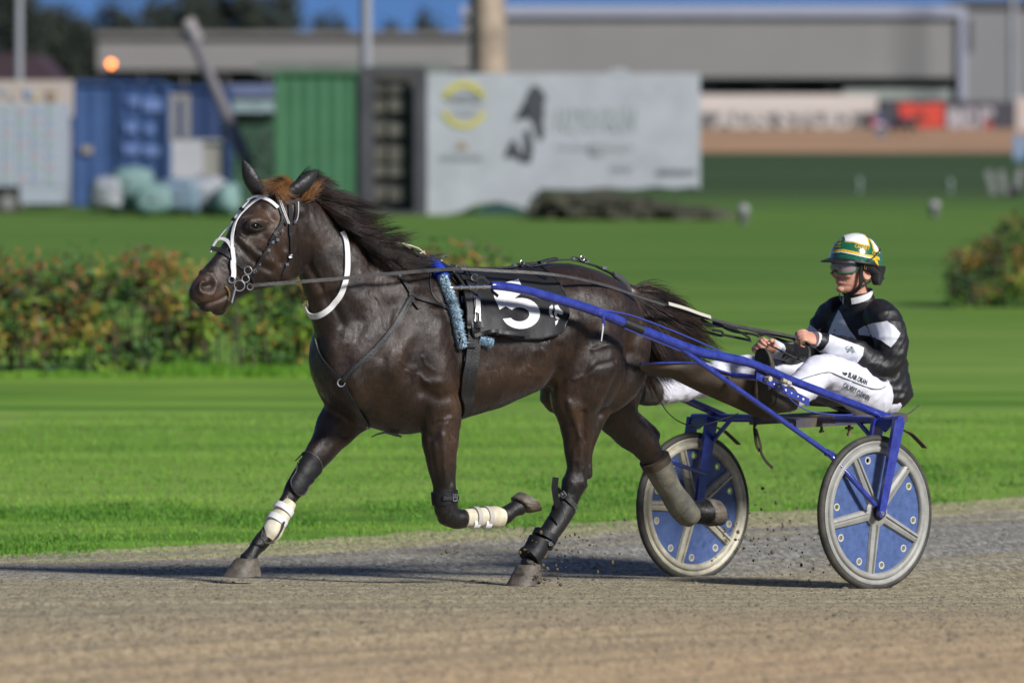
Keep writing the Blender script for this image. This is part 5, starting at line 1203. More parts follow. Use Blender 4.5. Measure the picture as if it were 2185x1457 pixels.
# ---- hedge and bushes
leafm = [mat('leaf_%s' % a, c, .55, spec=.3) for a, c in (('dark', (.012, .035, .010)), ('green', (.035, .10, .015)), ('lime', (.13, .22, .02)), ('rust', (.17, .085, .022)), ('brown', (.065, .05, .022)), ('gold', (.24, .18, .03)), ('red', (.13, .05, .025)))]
def leaves(mb, c, n, rad, size, mi, r):
    for _ in range(n):
        d = V((r.gauss(0, 1), r.gauss(0, 1), r.gauss(0, 1))); p = c + V((d.x * rad[0], d.y * rad[1], d.z * rad[2])) * .5; a = V((r.gauss(0, 1), r.gauss(0, 1), r.gauss(0, 1))).normalized(); b = a.orthogonal().normalized(); s_ = size * r.uniform(.6, 1.3)
        mb.add([p - a * s_, p + b * s_ * .45, p + a * s_, p - b * s_ * .45], [(0, 1, 2, 3)], mi)
def hedge(x0, x1, y, z1, name, lab, seed, cat='hedge', dep=.7, wob=.12):
    r = random.Random(seed); o = thing(name, lab, cat, ((x0 + x1) / 2, y, gz(x0, y))); mb = MB(); st = MB(); n = int((x1 - x0) * 120)
    for i in range(n):
        x = r.uniform(x0, x1); q = r.random(); top = z1(x) + wob * (noise.noise(V((x * 1.4, 0, seed))) + .8 * noise.noise(V((x * 5, 2, seed)))); z = -.05 + top * q; u = (x - x0) / (x1 - x0); yy = y + r.uniform(-dep / 2, dep / 2)
        k_ = noise.noise(V((x * 1.3, z * 2, seed))) + r.uniform(-.35, .35); 
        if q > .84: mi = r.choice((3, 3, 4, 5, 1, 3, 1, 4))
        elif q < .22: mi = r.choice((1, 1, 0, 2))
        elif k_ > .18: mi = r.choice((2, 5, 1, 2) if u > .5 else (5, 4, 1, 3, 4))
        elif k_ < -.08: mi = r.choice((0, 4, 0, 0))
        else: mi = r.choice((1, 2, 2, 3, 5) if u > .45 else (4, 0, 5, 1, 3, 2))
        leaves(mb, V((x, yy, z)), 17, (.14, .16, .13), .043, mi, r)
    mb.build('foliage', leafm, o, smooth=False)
    for i in range(int((x1 - x0) * 16)):
        x = r.uniform(x0, x1); h = z1(x) * r.uniform(.6, .95); st.tube([(x, y + r.uniform(-.2, .2), -.05), (x + r.uniform(-.1, .1), y + r.uniform(-.3, .1), -.05 + h)], [.012, .005], 5)
    st.build('stems', mat('hedge_stem', (.07, .055, .045), .8), o)
# longer grass left standing along the hedge foot
r = random.Random(9); mb = MB()
for i in range(9000):
    x = r.uniform(-5, .1); y = 41.45 - abs(r.gauss(0, .18)); h = r.uniform(.05, .20) * (.35 if x < -3.1 else 1) * (.6 + .8 * abs(noise.noise(V((x * 3, 0, 0))))); d = V((r.gauss(0, 1), r.gauss(0, 1), 0)).normalized() * .006; b = V((x, y, -.05)); mb.add([b - d, b + d, b + V((r.gauss(0, .03), r.gauss(0, .03), h))], [(0, 1, 2)])
mb.build('long_grass', bl, kind='stuff', label='longer grass left standing along the foot of the hedge', cat='grass')
hedge(-5.4, -.05, 42, lambda x: .98 if x < -1.4 else 1.08, 'hedge', 'clipped hedge of rusty brown and green leaves beyond the horse on the infield', 21)
hedge(5.15, 6.6, 56.5, lambda x: (.55 + (x - 5.15) * .6) if x < 6.1 else 1.12, 'bush', 'loose green and rust coloured bush at the right end of the infield', 33, 'bush', .8, .3)
# ================================================================ BEHIND THE TRACK
def bx(mb, px0, px1, py0, py1, Y, dep=2.4, mi=0, inset=0):
    """upright box whose front face spans the photo rectangle at distance Y"""
    a = PY(px0, py0, Y); b = PY(px1, py1, Y); c = (a + b) / 2; mb.box(c + V((0, dep / 2, 0)), V(((b.x - a.x) / 2, 0, 0)), V((0, dep / 2, 0)), V((0, 0, (a.z - b.z) / 2)), mi); return mb
def flat(mb, pts, Y, th=.02, mi=0):
    """board or painted shape with the given outline"""
    P = [PY(x, y, Y) for x, y in pts]; n = len(P); mb.add(P + [p + V((0, th, 0)) for p in P], [tuple(range(n)), tuple(range(2 * n - 1, n - 1, -1))] + [(i, (i + 1) % n, n + (i + 1) % n, n + i) for i in range(n)], mi); return mb
def sign_text(mb, t, x, y, w, h, Y, mi=0, bold=.03):
    vs, fs = text2d(t, x, y, w, h, 0, 0, bold); mb.add([PY(a, b, Y) for a, b in vs], fs, mi); return mb
def blobs(mb, c, R_, n, seed, mi=0, k=.25):
    r = random.Random(seed)
    for _ in range(n):
        d = V((r.uniform(-1, 1) * R_[0], r.uniform(-1, 1) * R_[1], r.uniform(-.8, 1) * R_[2])); s_ = min(R_) * r.uniform(.4, .8)
        mb.ell(c + d * .6, (V((1, 0, 0)), V((0, 1, 0)), UP), (s_ * 1.2, s_, s_), 10, 7, mi)
corr = lambda nm, c, v=.1, sc_=1: mat(nm, tuple(.85 * x for x in c), .6, var=v, vscale=sc_, bump=.3, bscale=4)
def corrugated(mb, px0, px1, py0, py1, Y, dep=2.4, pitch=.28, mi=0):
    a = PY(px0, py0, Y); b = PY(px1, py1, Y); n = max(4, int((b.x - a.x) / pitch) * 4); front = []
    for i in range(n + 1):
        x = a.x + (b.x - a.x) * i / n; front.append((x, Y + (0, 0, .018, .018)[i % 4]))
    pl = front + [(b.x, Y + dep), (a.x, Y + dep)]; m = len(pl)
    mb.add([(x, y, b.z) for x, y in pl] + [(x, y, a.z) for x, y in pl], [(i, (i + 1) % m, m + (i + 1) % m, m + i) for i in range(m)] + [tuple(range(m)), tuple(range(2 * m - 1, m - 1, -1))], mi); return mb
def frame(mb, px0, px1, py0, py1, Y, w=.10, mi=0, mid=False):
    a = PY(px0, py0, Y); b = PY(px1, py1, Y); X = (a.x, b.x); Z = (b.z, a.z); h = w / 2
    for x in X + (((X[0] + X[1]) / 2,) if mid else ()): mb.box((x, Y - .03, (Z[0] + Z[1]) / 2), (h, 0, 0), (0, h, 0), (0, 0, (Z[1] - Z[0]) / 2), mi)
    for z in Z: mb.box(((X[0] + X[1]) / 2, Y - .035, z), ((X[1] - X[0]) / 2, 0, 0), (0, h, 0), (0, 0, h), mi)
G_ = 459
# green container
o = thing('shipping_container', 'plain green steel container between the dark cage and the blue containers', 'container', PY(682, G_, 111))
mb = corrugated(MB(), 592, 772, 158, G_, 111); mb.build('wall', corr('container_green', (.045, .155, .07)), o, smooth=False)
mb = MB(); frame(mb, 592, 772, 156, G_, 111); mb.build('frame', corr('frame_green', (.045, .15, .065)), o, smooth=False)
# dark storage cage
o = thing('storage_cage', 'dark weathered storage cage with rows of brown panels beside the green container', 'cage', PY(840, G_, 111))
mb = bx(MB(), 776, 904, 150, G_, 111.4, 2.2); mb.build('back_wall', corr('cage_dark', (.07, .068, .06), .4), o, smooth=False)
mb = MB(); frame(mb, 776, 904, 150, G_, 111, .16, mid=False)
for x in (790, 892): bx(mb, x - 8, x + 8, 155, G_, 110.9, .15)
mb.build('frame', corr('cage_frame', (.06, .06, .07), .3), o, smooth=False)
pm = corr('cage_panel', (.115, .11, .09), .3, 3)
for i, (y0, y1) in enumerate(((178, 200), (212, 240), (262, 292), (310, 345), (352, 378), (398, 428))):
    for x0, x1 in ((798, 822), (830, 872)):
        mb = bx(MB(), x0, x1, y0, y1, 111.2, .15); mb.build('panel', pm, o, smooth=False)
# white banner container
o = thing('banner_container', 'large white container covered with a sponsor banner of a dark horse figure and grey lettering', 'container', PY(1200, G_, 111))
wb = mat('banner_white', (.36, .38, .41), .6, var=.10, vscale=1.2, bump=.2, bscale=3)
mb = MB(); bx(mb, 915, 1494, 157, 402, 111, 2.5)
n_ = 24; top = [(905, 157 + 0)] ; lo = [(905, 458), (950, 458), (985, 452), (1010, 438), (1060, 430), (1105, 440), (1135, 455), (1146, 458), (1148, 402)]
flat(mb, [(908, 157), (1493, 160), (1493, 396), (1440, 402), (1400, 398), (1350, 404), (1290, 400), (1240, 405), (1200, 404)] + [(1150, 402)] + lo[::-1][1:], 110.9, .05)
mb.build('banner', wb, o, smooth=False)
mb = flat(MB(), [(1290, 157), (1312, 147), (1330, 146), (1350, 159)], 110.9, .05); mb.build('banner_fold', wb, o, smooth=False)
yl = mat('banner_yellow', (.50, .45, .06), .6); dk = mat('banner_dark', (.05, .055, .065), .6); gy = mat('banner_grey', (.27, .29, .30), .6); br_ = mat('banner_brown', (.30, .22, .12), .6); lg = mat('banner_pale_grey', (.38, .41, .42), .6)
mb = MB(); Yb = 110.87
for a0, a1, w in ((20, 160, 13), (200, 340, 11)):
    A = [(990 + 50 * math.cos(R(a)), 224 - 50 * math.sin(R(a))) for a in range(a0, a1 + 1, 10)]; B = [(990 + (50 - w) * math.cos(R(a)), 224 - (50 - w) * math.sin(R(a))) for a in range(a1, a0 - 1, -10)]; flat(mb, A + B, Yb, .01)
mb.build('yellow_wreath', yl, o, smooth=False)
mb = MB(); sign_text(mb, 'THISTLE', 953, 221, 76, 20, Yb); sign_text(mb, 'PARK', 966, 248, 50, 11, Yb); mb.build('grey_lettering', gy, o, smooth=False)
mb = flat(MB(), [(972, 318), (978, 308), (985, 301), (993, 308), (1000, 318)], Yb, .01); mb.build('brown_emblem', br_, o, smooth=False)
mb = MB(); sign_text(mb, 'BROOKLYN', 942, 343, 86, 13, Yb); mb.build('grey_lettering', gy, o, smooth=False)
mb = MB(); flat(mb, [(1138,182),(1150,186),(1160,198),(1166,212),(1160,222),(1162,240),(1158,262),(1162,285),(1158,298),(1150,300),(1146,285),(1140,262),(1128,250),(1118,255),(1112,248),(1124,232),(1120,240),(1104,256),(1100,252),(1112,232),(1122,212),(1128,195)], Yb, .01)
flat(mb, [(1120,280),(1128,272),(1134,290),(1138,318),(1134,345),(1128,350),(1120,325)], Yb, .01); flat(mb, [(1082,318),(1092,300),(1100,298),(1104,312),(1116,330),(1126,345),(1120,348),(1100,336),(1088,334),(1076,338)], Yb, .01); mb.build('dark_horse_figure', dk, o, smooth=False)
mb = MB(); sign_text(mb, 'ALDEBARAN', 1185, 280, 175, 52, Yb); mb.build('pale_lettering', lg, o, smooth=False); mb = MB(); sign_text(mb, 'STANDARDBREDS', 1190, 320, 165, 12, Yb); mb.build('pale_lettering', lg, o, smooth=False)
mb = MB(); flat(mb, [(1258, 306), (1285, 304), (1290, 328), (1262, 330)], Yb - .02, .01); mb.build('grey_mark', gy, o, smooth=False); mb = MB(); sign_text(mb, 'STUD', 1302, 366, 48, 11, Yb); mb.build('grey_mark', gy, o, smooth=False)
mb = MB(); sign_text(mb, 'ALDEBARAN.CO', 1400, 374, 86, 13, Yb, bold=.05); mb.build('dark_lettering', mat('banner_slate', (.16, .17, .19), .6), o, smooth=False)
mb = flat(MB(), [(1002, 460), (1030, 442), (1062, 432), (1100, 442), (1132, 460)], 110.6, .3); mb.build('tarpaulin', mat('teal_tarp', (.012, .05, .045), .7), label='dark teal tarpaulin heap under the white banner container', cat='tarpaulin', smooth=False)
# heap of old timber right of the banner
r = random.Random(3); mb = MB()
mb.ell(PY(1290, 470, 108), (V((1, 0, 0)), V((0, 1, 0)), UP), (1.75, .7, .52), 24, 10); mb.ell(PY(1440, 470, 108), (V((1, 0, 0)), V((0, 1, 0)), UP), (1.5, .7, .35), 24, 10)
for i in range(260):
    x = r.uniform(1150, 1520); top = 416 + max(0, x - 1300) * .22; y = r.uniform(top, 466); p = PY(x, y, r.uniform(105, 110)); a = R(r.uniform(-25, 25)); d = V((math.cos(a), r.uniform(-.4, .4), math.sin(a) * .5)).normalized(); mb.box(p, d * r.uniform(.12, .45), V((0, .12, 0)), UP * r.uniform(.03, .10))
mb.build('timber_heap', mat('old_timber', (.040, .044, .028), .9, col2=(.062, .058, .040), var=1, vscale=2), label='low heap of brown timber and rubble in the grass right of the banner container', cat='timber heap', smooth=False)
# blue containers
o = thing('shipping_container', 'bright blue steel container with white stencilled blocks on its door', 'container', PY(255, 440, 121))
bm2 = corr('container_blue', (.04, .095, .25), .12); mb = corrugated(MB(), 158, 352, 180, 438, 121, 2.4, .45); mb.build('wall', bm2, o, smooth=False)
mb = MB(); frame(mb, 158, 352, 176, 438, 121, .12, mid=True); mb.build('frame', corr('container_blue_frame', (.03, .07, .19)), o, smooth=False)
for x0, x1, y0, y1 in ((275, 297, 208, 225), (305, 345, 210, 238), (268, 292, 262, 282), (308, 330, 268, 284), (265, 298, 310, 328), (306, 340, 312, 332)):
    mb = flat(MB(), [(x0, y0), (x1, y0), (x1, y1), (x0, y1)], 120.9, .01); mb.build('stencil', mat('stencil', (.16, .24, .50), .6), o, smooth=False)
mb = flat(MB(), [(175, 312), (197, 312), (197, 328), (175, 328)], 120.9, .01); mb.build('stencil', mat('stencil_tan', (.30, .25, .20), .6), o, smooth=False)
o = thing('shipping_container', 'darker blue container half hidden behind the white crate and leaning mast', 'container', PY(420, 440, 124))
mb = corrugated(MB(), 356, 486, 190, 435, 124, 2.4, .45); mb.build('wall', corr('container_navy', (.02, .045, .13)), o, smooth=False)
mb = MB(); frame(mb, 356, 486, 188, 435, 124, .12); mb.build('frame', corr('navy_frame', (.02, .05, .16)), o, smooth=False)
o = thing('door_frame', 'pale empty metal frame standing on the white crate before the navy container', 'frame', PY(385, 300, 112))
mb = MB(); [bx(mb, x, x + 15, 205, 300, 112, .15) for x in (362, 390)]; bx(mb, 362, 405, 200, 214, 112.02, .12); mb.build('bars', corr('pale_metal', (.26, .25, .25)), o, smooth=False)
o = thing('crate', 'big white crate standing behind the wrapped bales', 'crate', PY(420, 455, 112))
mb = bx(MB(), 366, 432, 303, 440, 112, 1.6); mb.build('front_panel', corr('crate_white', (.46, .46, .50), .06), o, smooth=False)
mb = bx(MB(), 433, 470, 303, 440, 112.1, 1.5); mb.build('side_panel', corr('crate_side', (.30, .29, .26), .1), o, smooth=False); mb = bx(MB(), 362, 474, 298, 303, 112, 1.7); mb.build('lid', corr('crate_lid', (.42, .42, .40)), o, smooth=False)
# wrapped bales
bmats = [corr('wrap_teal', (.17, .28, .27), .2, 3), corr('wrap_pale', (.30, .32, .35), .2, 3), corr('wrap_blue', (.15, .22, .29), .2, 3)]
for i, (x, y, w, h, m_, lab) in enumerate(((225, 415, 34, 34, 1, 'pale plastic wrapped bale at the left end of the pile by the blue container'), (282, 392, 42, 36, 0, 'teal plastic wrapped bale on top of the pile by the blue container'), (258, 432, 34, 24, 0, 'small teal bale at the bottom of the pile below the topmost bale'),
      (330, 425, 42, 32, 0, 'teal bale in the middle of the pile under the white crate corner'), (385, 418, 46, 38, 2, 'bluish wrapped bale directly below the white crate'), (445, 415, 44, 40, 1, 'pale wrapped bale right of the bluish bale below the crate'), (485, 425, 26, 32, 0, 'narrow teal bale at the right end of the pile near the leaning mast'))):
    p = PY(x, y, 109 + .25 * (i % 3)); s_ = FPX / p.y; mb = MB(); mb.ell(p, (V((1, 0, 0)), V((0, 1, 0)), UP), (w / s_, .5, h / s_), 20, 12)
    for k_ in range(len(mb.v)):
        d = mb.v[k_] - p; mb.v[k_] = p + V([math.copysign(abs(d[i_] / q_) ** .55, d[i_]) * q_ for i_, q_ in ((0, w / s_), (1, .5), (2, h / s_))])
    for k_ in range(len(mb.v)): mb.v[k_] += noise.noise_vector(mb.v[k_] * 3) * .12
    o = thing('wrapped_bale', lab, 'bale', (p.x, p.y, p.z - h / s_), 'plastic wrapped bales piled by the containers'); mb.build('wrap', bmats[m_], o)
    m2 = MB(); m2.tube([p + V((math.cos(q) * w / s_ * 1.0, -.0 + math.sin(q) * .5, .02)) for q in [6.283 * j / 20 for j in range(20)]], .02, 6, closed=True); m2.build('tape_band', bmats[1], o)
# leaning mast, sheds, trailer
o = thing('leaning_mast', 'grey steel mast leaning against the containers above the bales', 'mast', PY(525, 345, 115))
mb = MB(); a, b = PY(402, 60, 117), PY(528, 350, 112); mb.tube([a, b], [.13, .17], 10); mb.build('pole', corr('mast_grey', (.19, .18, .19)), o)
mb = MB(); mb.tube([PY(396, 45, 117), PY(418, 90, 117)], .22, 10); mb.build('head', corr('mast_head', (.24, .22, .22)), o)
o = thing('low_shed', 'low dark green shed with a pale gutter left of the green container', 'shed', PY(540, 440, 128))
mb = bx(MB(), 480, 600, 245, 440, 128, 3); mb.build('wall', corr('shed_green', (.035, .11, .06)), o, smooth=False)
mb = bx(MB(), 494, 600, 216, 240, 127.6, .6); mb.build('gutter', corr('gutter', (.27, .36, .38)), o, smooth=False); mb = bx(MB(), 488, 600, 180, 205, 128.5, 2); mb.build('roof_panel', corr('roof_lilac', (.13, .16, .28)), o, smooth=False); mb = bx(MB(), 480, 600, 206, 246, 128.2, 2.6); mb.build('roof', corr('shed_roof', (.05, .07, .065)), o, smooth=False)
mb = MB(); leaves(mb, PY(560, 320, 120), 700, (1.0, .8, .9), .07, 0, random.Random(4)); leaves(mb, PY(575, 400, 118), 500, (1.0, .8, .9), .07, 0, random.Random(5)); mb.build('shrub', [mat('shrub_dark', (.02, .03, .02), .7)], label='dark shrub growing against the low green shed', cat='shrub', smooth=False)
o = thing('box_trailer', 'white box trailer printed with rows of small pale logos at the left edge', 'trailer', PY(60, 440, 113))
tw = corr('trailer_white', (.37, .41, .48), .05); mb = MB(); bx(mb, -60, 131, 222, 398, 113, 2.2); bx(mb, 42, 131, 396, 435, 113.02, 2.1); bx(mb, -60, -16, 396, 435, 113.02, 2.1); mb.build('body', tw, o, smooth=False)
mb = MB(); p = PY(18, 432, 113); mb.tube([p + V((0, -.05, 0)), p + V((0, .22, 0))], .30, 24); wh = mb.build('wheel', M['rubber'], o); ORG[wh.name] = ORG[o.name]; mb = MB(); mb.tube([p + V((0, -.08, 0)), p + V((0, .1, 0))], .17, 20); mb.build('rim', corr('trailer_rim', (.24, .24, .24)), wh)
mb = MB(); bx(mb, -16, 42, 396, 430, 113.6, 1); mb.build('wheel_arch', M['black'], o, smooth=False)
lm = [mat('logo_green', (.26, .36, .32), .6), mat('logo_blue', (.26, .31, .42), .6), mat('logo_red', (.38, .30, .31), .6)]
for j in range(7):
    for i in range(4):
        x0 = 6 + i * 31; y0 = 232 + j * 24
        mb = flat(MB(), [(x0, y0), (x0 + 18, y0 + (i % 2)), (x0 + 17, y0 + 10), (x0 + 1, y0 + 11)], 112.97, .01); mb.build('logo', lm[(i * 2 + j) % 3], o, smooth=False)
o = thing('signboard', 'cream signboard with small blue and brown pictures above the white trailer', 'sign', PY(70, 440, 118))
mb = bx(MB(), -40, 156, 172, 250, 118, .12); mb.build('board', corr('sign_cream', (.48, .41, .36), .06), o, smooth=False)
for x0, x1, y0, y1, c in ((0, 8, 190, 205, (.15, .3, .5)), (52, 66, 192, 210, (.15, .28, .5)), (66, 84, 200, 214, (.45, .38, .22)), (100, 120, 192, 218, (.28, .20, .14)), (22, 36, 200, 215, (.42, .38, .36))):
    mb = flat(MB(), [(x0, y0), (x1, y0 + 2), (x1 - 1, y1), (x0 + 2, y1 - 2)], 117.95, .01); mb.build('picture', mat('picture', c, .6), o, smooth=False)
mb = MB(); [bx(mb, x, x + 6, 248, 440, 118.05, .1) for x in (20, 144)]; mb.build('post', corr('sign_post', (.3, .26, .22)), o, smooth=False)
# poles
for x, w, lab, Y in ((40, 17, 'tall pale light pole rising behind the white trailer', 121), (781, 24, 'tall grey light pole rising behind the dark cage', 116), (2160, 17, 'tall pale light pole at the right edge before the grandstand', 398)):
    s_ = FPX / Y; b = PY(x, 255, Y); zb = gfar(b.x, Y); o = thing('light_pole', lab, 'light pole', (b.x, Y, zb), 'tall light poles behind the infield'); mb = MB(); mb.tube([(b.x, Y, zb), (b.x, Y, 22)], [w / s_ * .55, w / s_ * .35], 12); mb.build('pole', corr('pole_grey', (.27, .28, .31)), o); mb = MB(); mb.tube([(b.x, Y, zb), (b.x, Y, zb + .3)], w / s_ * .9, 12); mb.build('base', corr('pole_base', (.2, .2, .2)), o)
# grandstands, fascia and the open gallery below
fas = corr('fascia', (.26, .25, .24), .05, .1); lt = corr('fascia_light', (.36, .38, .46), .05, .1); dkr = corr('recess_shade', (.03, .045, .05), .3, .2)  # dkr: shade inside the open galleries, painted as a near-black wall colour
o = thing('grandstand', 'long low grandstand with a pale fascia left of the taller stand', 'grandstand', PY(600, 260, 400))
mb = bx(MB(), 208, 1010, 78, 150, 400, 14); mb.build('fascia', fas, o, smooth=False)
mb = bx(MB(), 204, 1010, 68, 79, 399.5, 15); mb.build('roof_edge', corr('roof_edge', (.20, .19, .18)), o, smooth=False); mb = bx(MB(), 215, 1010, 150, 240, 404, 10); mb.build('gallery_recess', dkr, o, smooth=False)
for i in range(9): mb = bx(MB(), 210 + i * 90, 216 + i * 90, 150, 245, 400.5, .4); mb.build('column', corr('column', (.16, .15, .14)), o, smooth=False)
mb = bx(MB(), 330, 430, 158, 182, 403.5, .5); mb.build('sign_panel', corr('olive_panel', (.16, .16, .10)), o, smooth=False)
mb = bx(MB(), 545, 960, 134, 158, 150, 6); mb.build('barn_roof', corr('barn_grey', (.17, .19, .17), .2, .4), label='grey green roof of a long barn behind the green container', cat='barn', smooth=False)
o = thing('grandstand', 'tall grandstand with a broad beige fascia over a dark gallery', 'grandstand', PY(1500, 260, 405))
mb = bx(MB(), 985, 2040, 44, 166, 405, 16); mb.build('fascia', fas, o, smooth=False); mb = bx(MB(), 985, 2046, 12, 36, 404.5, 17); mb.build('parapet', lt, o, smooth=False); mb = bx(MB(), 987, 2040, 35, 46, 405.6, 16); mb.build('shadow_gap', corr('gap', (.22, .21, .20)), o, smooth=False)
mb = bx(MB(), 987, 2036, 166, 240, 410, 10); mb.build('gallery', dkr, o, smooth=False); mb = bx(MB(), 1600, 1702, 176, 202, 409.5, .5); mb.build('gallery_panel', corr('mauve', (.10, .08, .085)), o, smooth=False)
mb = bx(MB(), 1800, 2030, 190, 214, 404, 3); mb.build('balcony', corr('balcony', (.30, .33, .30)), o, smooth=False)
for i in range(9): mb = bx(MB(), 1000 + i * 128, 1006 + i * 128, 166, 245, 406, .5); mb.build('column', corr('column_b', (.05, .06, .06)), o, smooth=False)
o = thing('stair_tower', 'grey block at the right end of the tall grandstand', 'building', PY(2120, 260, 402))
mb = bx(MB(), 2046, 2260, 12, 250, 404.9, 12); mb.build('wall', corr('tower_grey', (.24, .235, .24), .06, .1), o, smooth=False); mb = bx(MB(), 2046, 2260, 0, 14, 404.5, 13); mb.build('roof_edge', corr('tower_edge', (.10, .10, .11)), o, smooth=False)
mb = bx(MB(), 2046, 2062, 5, 215, 404.6, .3); mb.build('downpipe', lt, o, smooth=False)
mb = bx(MB(), 2066, 2076, 40, 110, 404.7, .2); mb.build('vent_slot', corr('slot', (.10, .10, .11)), o, smooth=False)
# trackside banners
o = thing('advertising_banner', 'white topped trackside banner with big pale letters on grey', 'banner', PY(1680, 275, 380))
mb = bx(MB(), 1380, 1872, 202, 240, 380, .1); bx(mb, 1856, 1872, 236, 280, 380.01, .1); mb.build('white_field', corr('banner_cream', (.62, .56, .52), .03), o, smooth=False); mb = bx(MB(), 1380, 1856, 240, 276, 380.02, .1); mb.build('grey_field', corr('banner_slate_b', (.17, .16, .16), .05), o, smooth=False)
mb = MB(); sign_text(mb, 'ADS STUD', 1520, 276, 300, 42, 379.9, bold=.05); mb.build('lettering', corr('letter_cream', (.58, .53, .49), .02), o, smooth=False)
o = thing('advertising_banner', 'dark trackside banner with a red block and white letters', 'banner', PY(2020, 275, 379))
mb = bx(MB(), 1878, 2168, 217, 277, 379, .1); mb.build('dark_field', corr('banner_night', (.055, .055, .07), .05), o, smooth=False)
mb = flat(MB(), [(1916, 220), (1950, 221), (1964, 226), (1980, 221), (2014, 220), (2014, 272), (1930, 272), (1922, 245)], 378.9, .03); mb.build('red_block', corr('banner_red', (.62, .06, .035), .02), o, smooth=False)
mb = MB(); sign_text(mb, 'ac', 2020, 275, 62, 46, 378.9, bold=.06); sign_text(mb, 'r', 2088, 275, 36, 46, 378.9, bold=.06); mb.build('lettering', corr('letter_white', (.42, .39, .41), .02), o, smooth=False)
mb = flat(MB(), [(2100, 258), (2116, 258), (2118, 276), (2102, 276)], 378.8, .03); mb.build('red_mark', corr('mark_red', (.40, .05, .06), .02), o, smooth=False)
tag(bx(MB(), 2168, 2200, 208, 286, 372, .4).build('marker_board', corr('board_white', (.55, .47, .43), .03), smooth=False), 'white board standing at the right end of the dark banner', 'board'); tag(bx(MB(), 2164, 2186, 288, 342, 262, .3).build('track_marker', corr('marker_blue', (.22, .33, .50), .03), smooth=False), 'pale blue marker post on the infield at the right edge', 'marker')
# street lamp that is lit
o = thing('lit_lamp', 'glowing orange lamp at the left end of the low grandstand', 'lamp', PY(237, 185, 392)); mb = MB(); p = PY(237, 137, 392); mb.ell(p, (V((1, 0, 0)), V((0, 1, 0)), UP), (.26, .26, .26), 16, 10); mb.build('globe', mat('lamp_glow', (.9, .4, .1), .5, emis=((1, .22, .035), 7)), o)
mb = MB(); mb.tube([PY(237, 138, 392), PY(237, 250, 392)], .08, 8); mb.build('post', M['black'], o)
# gum tree in front of the stand, far trees, house roof
o = thing('gum_tree', 'thick pale brown tree trunk in front of the tall grandstand', 'tree', PY(1045, 400, 150))
mb = MB(); b = PY(1045, 255, 150); mb.tube([(b.x + .05, 150, -.05), (b.x, 150, 1.5), (b.x - .05, 150, 4), (b.x - .1, 150, 6.5), (b.x - .3, 150, 9)], [.8, .62, .56, .55, .5], 16); mb.build('trunk', mat('gum_bark', (.15, .12, .09), .9, col2=(.42, .33, .25), var=1, vscale=.9, bump=.5, bscale=3), o)
mb = MB(); mb.tube([(b.x - .2, 150, 7.4), (b.x + 1.2, 150, 9.2), (b.x + 2.6, 150, 10.6)], [.32, .22, .14], 10); mb.tube([(b.x - .3, 150, 8.2), (b.x - 1.6, 150, 10), (b.x - 2.5, 150, 11.5)], [.34, .22, .12], 10); mb.build('limb', mat('gum_limb', (.30, .24, .18), .9), o)
mb = MB(); r = random.Random(77)
for c in ((2.2, 11.5), (0, 12.5), (-2.4, 12.3), (1, 13.5)): leaves(mb, V((b.x + c[0], 150, c[1])), 700, (2.4, 2.4, 1.8), .14, 0, r)
mb.build('crown', [leafm[0]], o, smooth=False)
tdark = [mat('tree_dark_a', (.012, .018, .012), .8), mat('tree_dark_b', (.02, .028, .016), .8)]
def ftree(x, w, y1, lab, seed, Y=470, dens=1.0):
    r = random.Random(seed); s_ = FPX / Y; top = PY(x, y1, Y).z; W_ = w / s_; o = thing('far_tree', lab, 'tree', (PY(x, 255, Y).x, Y, -.05), 'dark trees on the skyline'); mb = MB(); X = PY(x, 255, Y).x
    mb.tube([(X, Y, -.05), (X + .2, Y, top * .5), (X, Y, top * .8)], [.5, .35, .15], 8); mb.build('trunk', tdark[0], o); mb = MB()
    for i in range(int(26 * dens)):
        c = V((X + r.gauss(0, .36) * W_, Y + r.uniform(-2, 2), top * r.uniform(.42, .93) - abs(r.gauss(0, .1)) * top)); leaves(mb, c, 90, (W_ * .22, 1.5, top * .13), .38, r.choice((0, 1)), r)
    mb.build('crown', tdark, o, smooth=False)
for i, (x, w, y1, lab, d) in enumerate(((20, 130, -90, 'dark tree at the far left of the skyline', 1.1), (125, 130, 15, 'dark tree between the left light pole and the low grandstand', 1.3), (280, 150, 0, 'broad dark tree above the left end of the low grandstand', 1.3), (380, 120, -50, 'tall open tree above the leaning mast', 1.2), (475, 120, -60, 'tall dark tree above the middle of the low grandstand', 1.3), (590, 120, -40, 'tall loose tree left of the middle light pole', .9), (700, 90, 20, 'thin tree just left of the middle light pole', .8), (815, 60, 45, 'small round tree right of the middle light pole', .9), (905, 50, 35, 'small pointed tree above the low grandstand roof', .9), (950, 40, 55, 'smallest tree touching the tall grandstand', .9), (205, 120, 45, 'low dark tree behind the orange lamp', 1.2), (345, 130, 30, 'low spreading tree left of the leaning mast', 1.2), (440, 130, 25, 'low spreading tree right of the leaning mast', 1.2), (540, 130, 35, 'low dark tree above the green shed', 1.2), (650, 110, 48, 'low wide tree between the loose tree and the thin tree', 1.1), (60, 150, 70, 'low dark tree above the maroon roof', 1.2), (860, 70, 58, 'very low bushy tree on the skyline right of the small round tree', 1))):
    ftree(x, w, y1, lab, 100 + i, 470 + 3 * i, d * 1.5)
mb = flat(MB(), [(-60, 178), (-60, 128), (20, 112), (75, 118), (125, 172), (125, 178)], 430, 12); mb.build('house_roof', corr('maroon_roof', (.055, .03, .04)), label='dark maroon house roof behind the cream signboard', cat='roof', smooth=False)
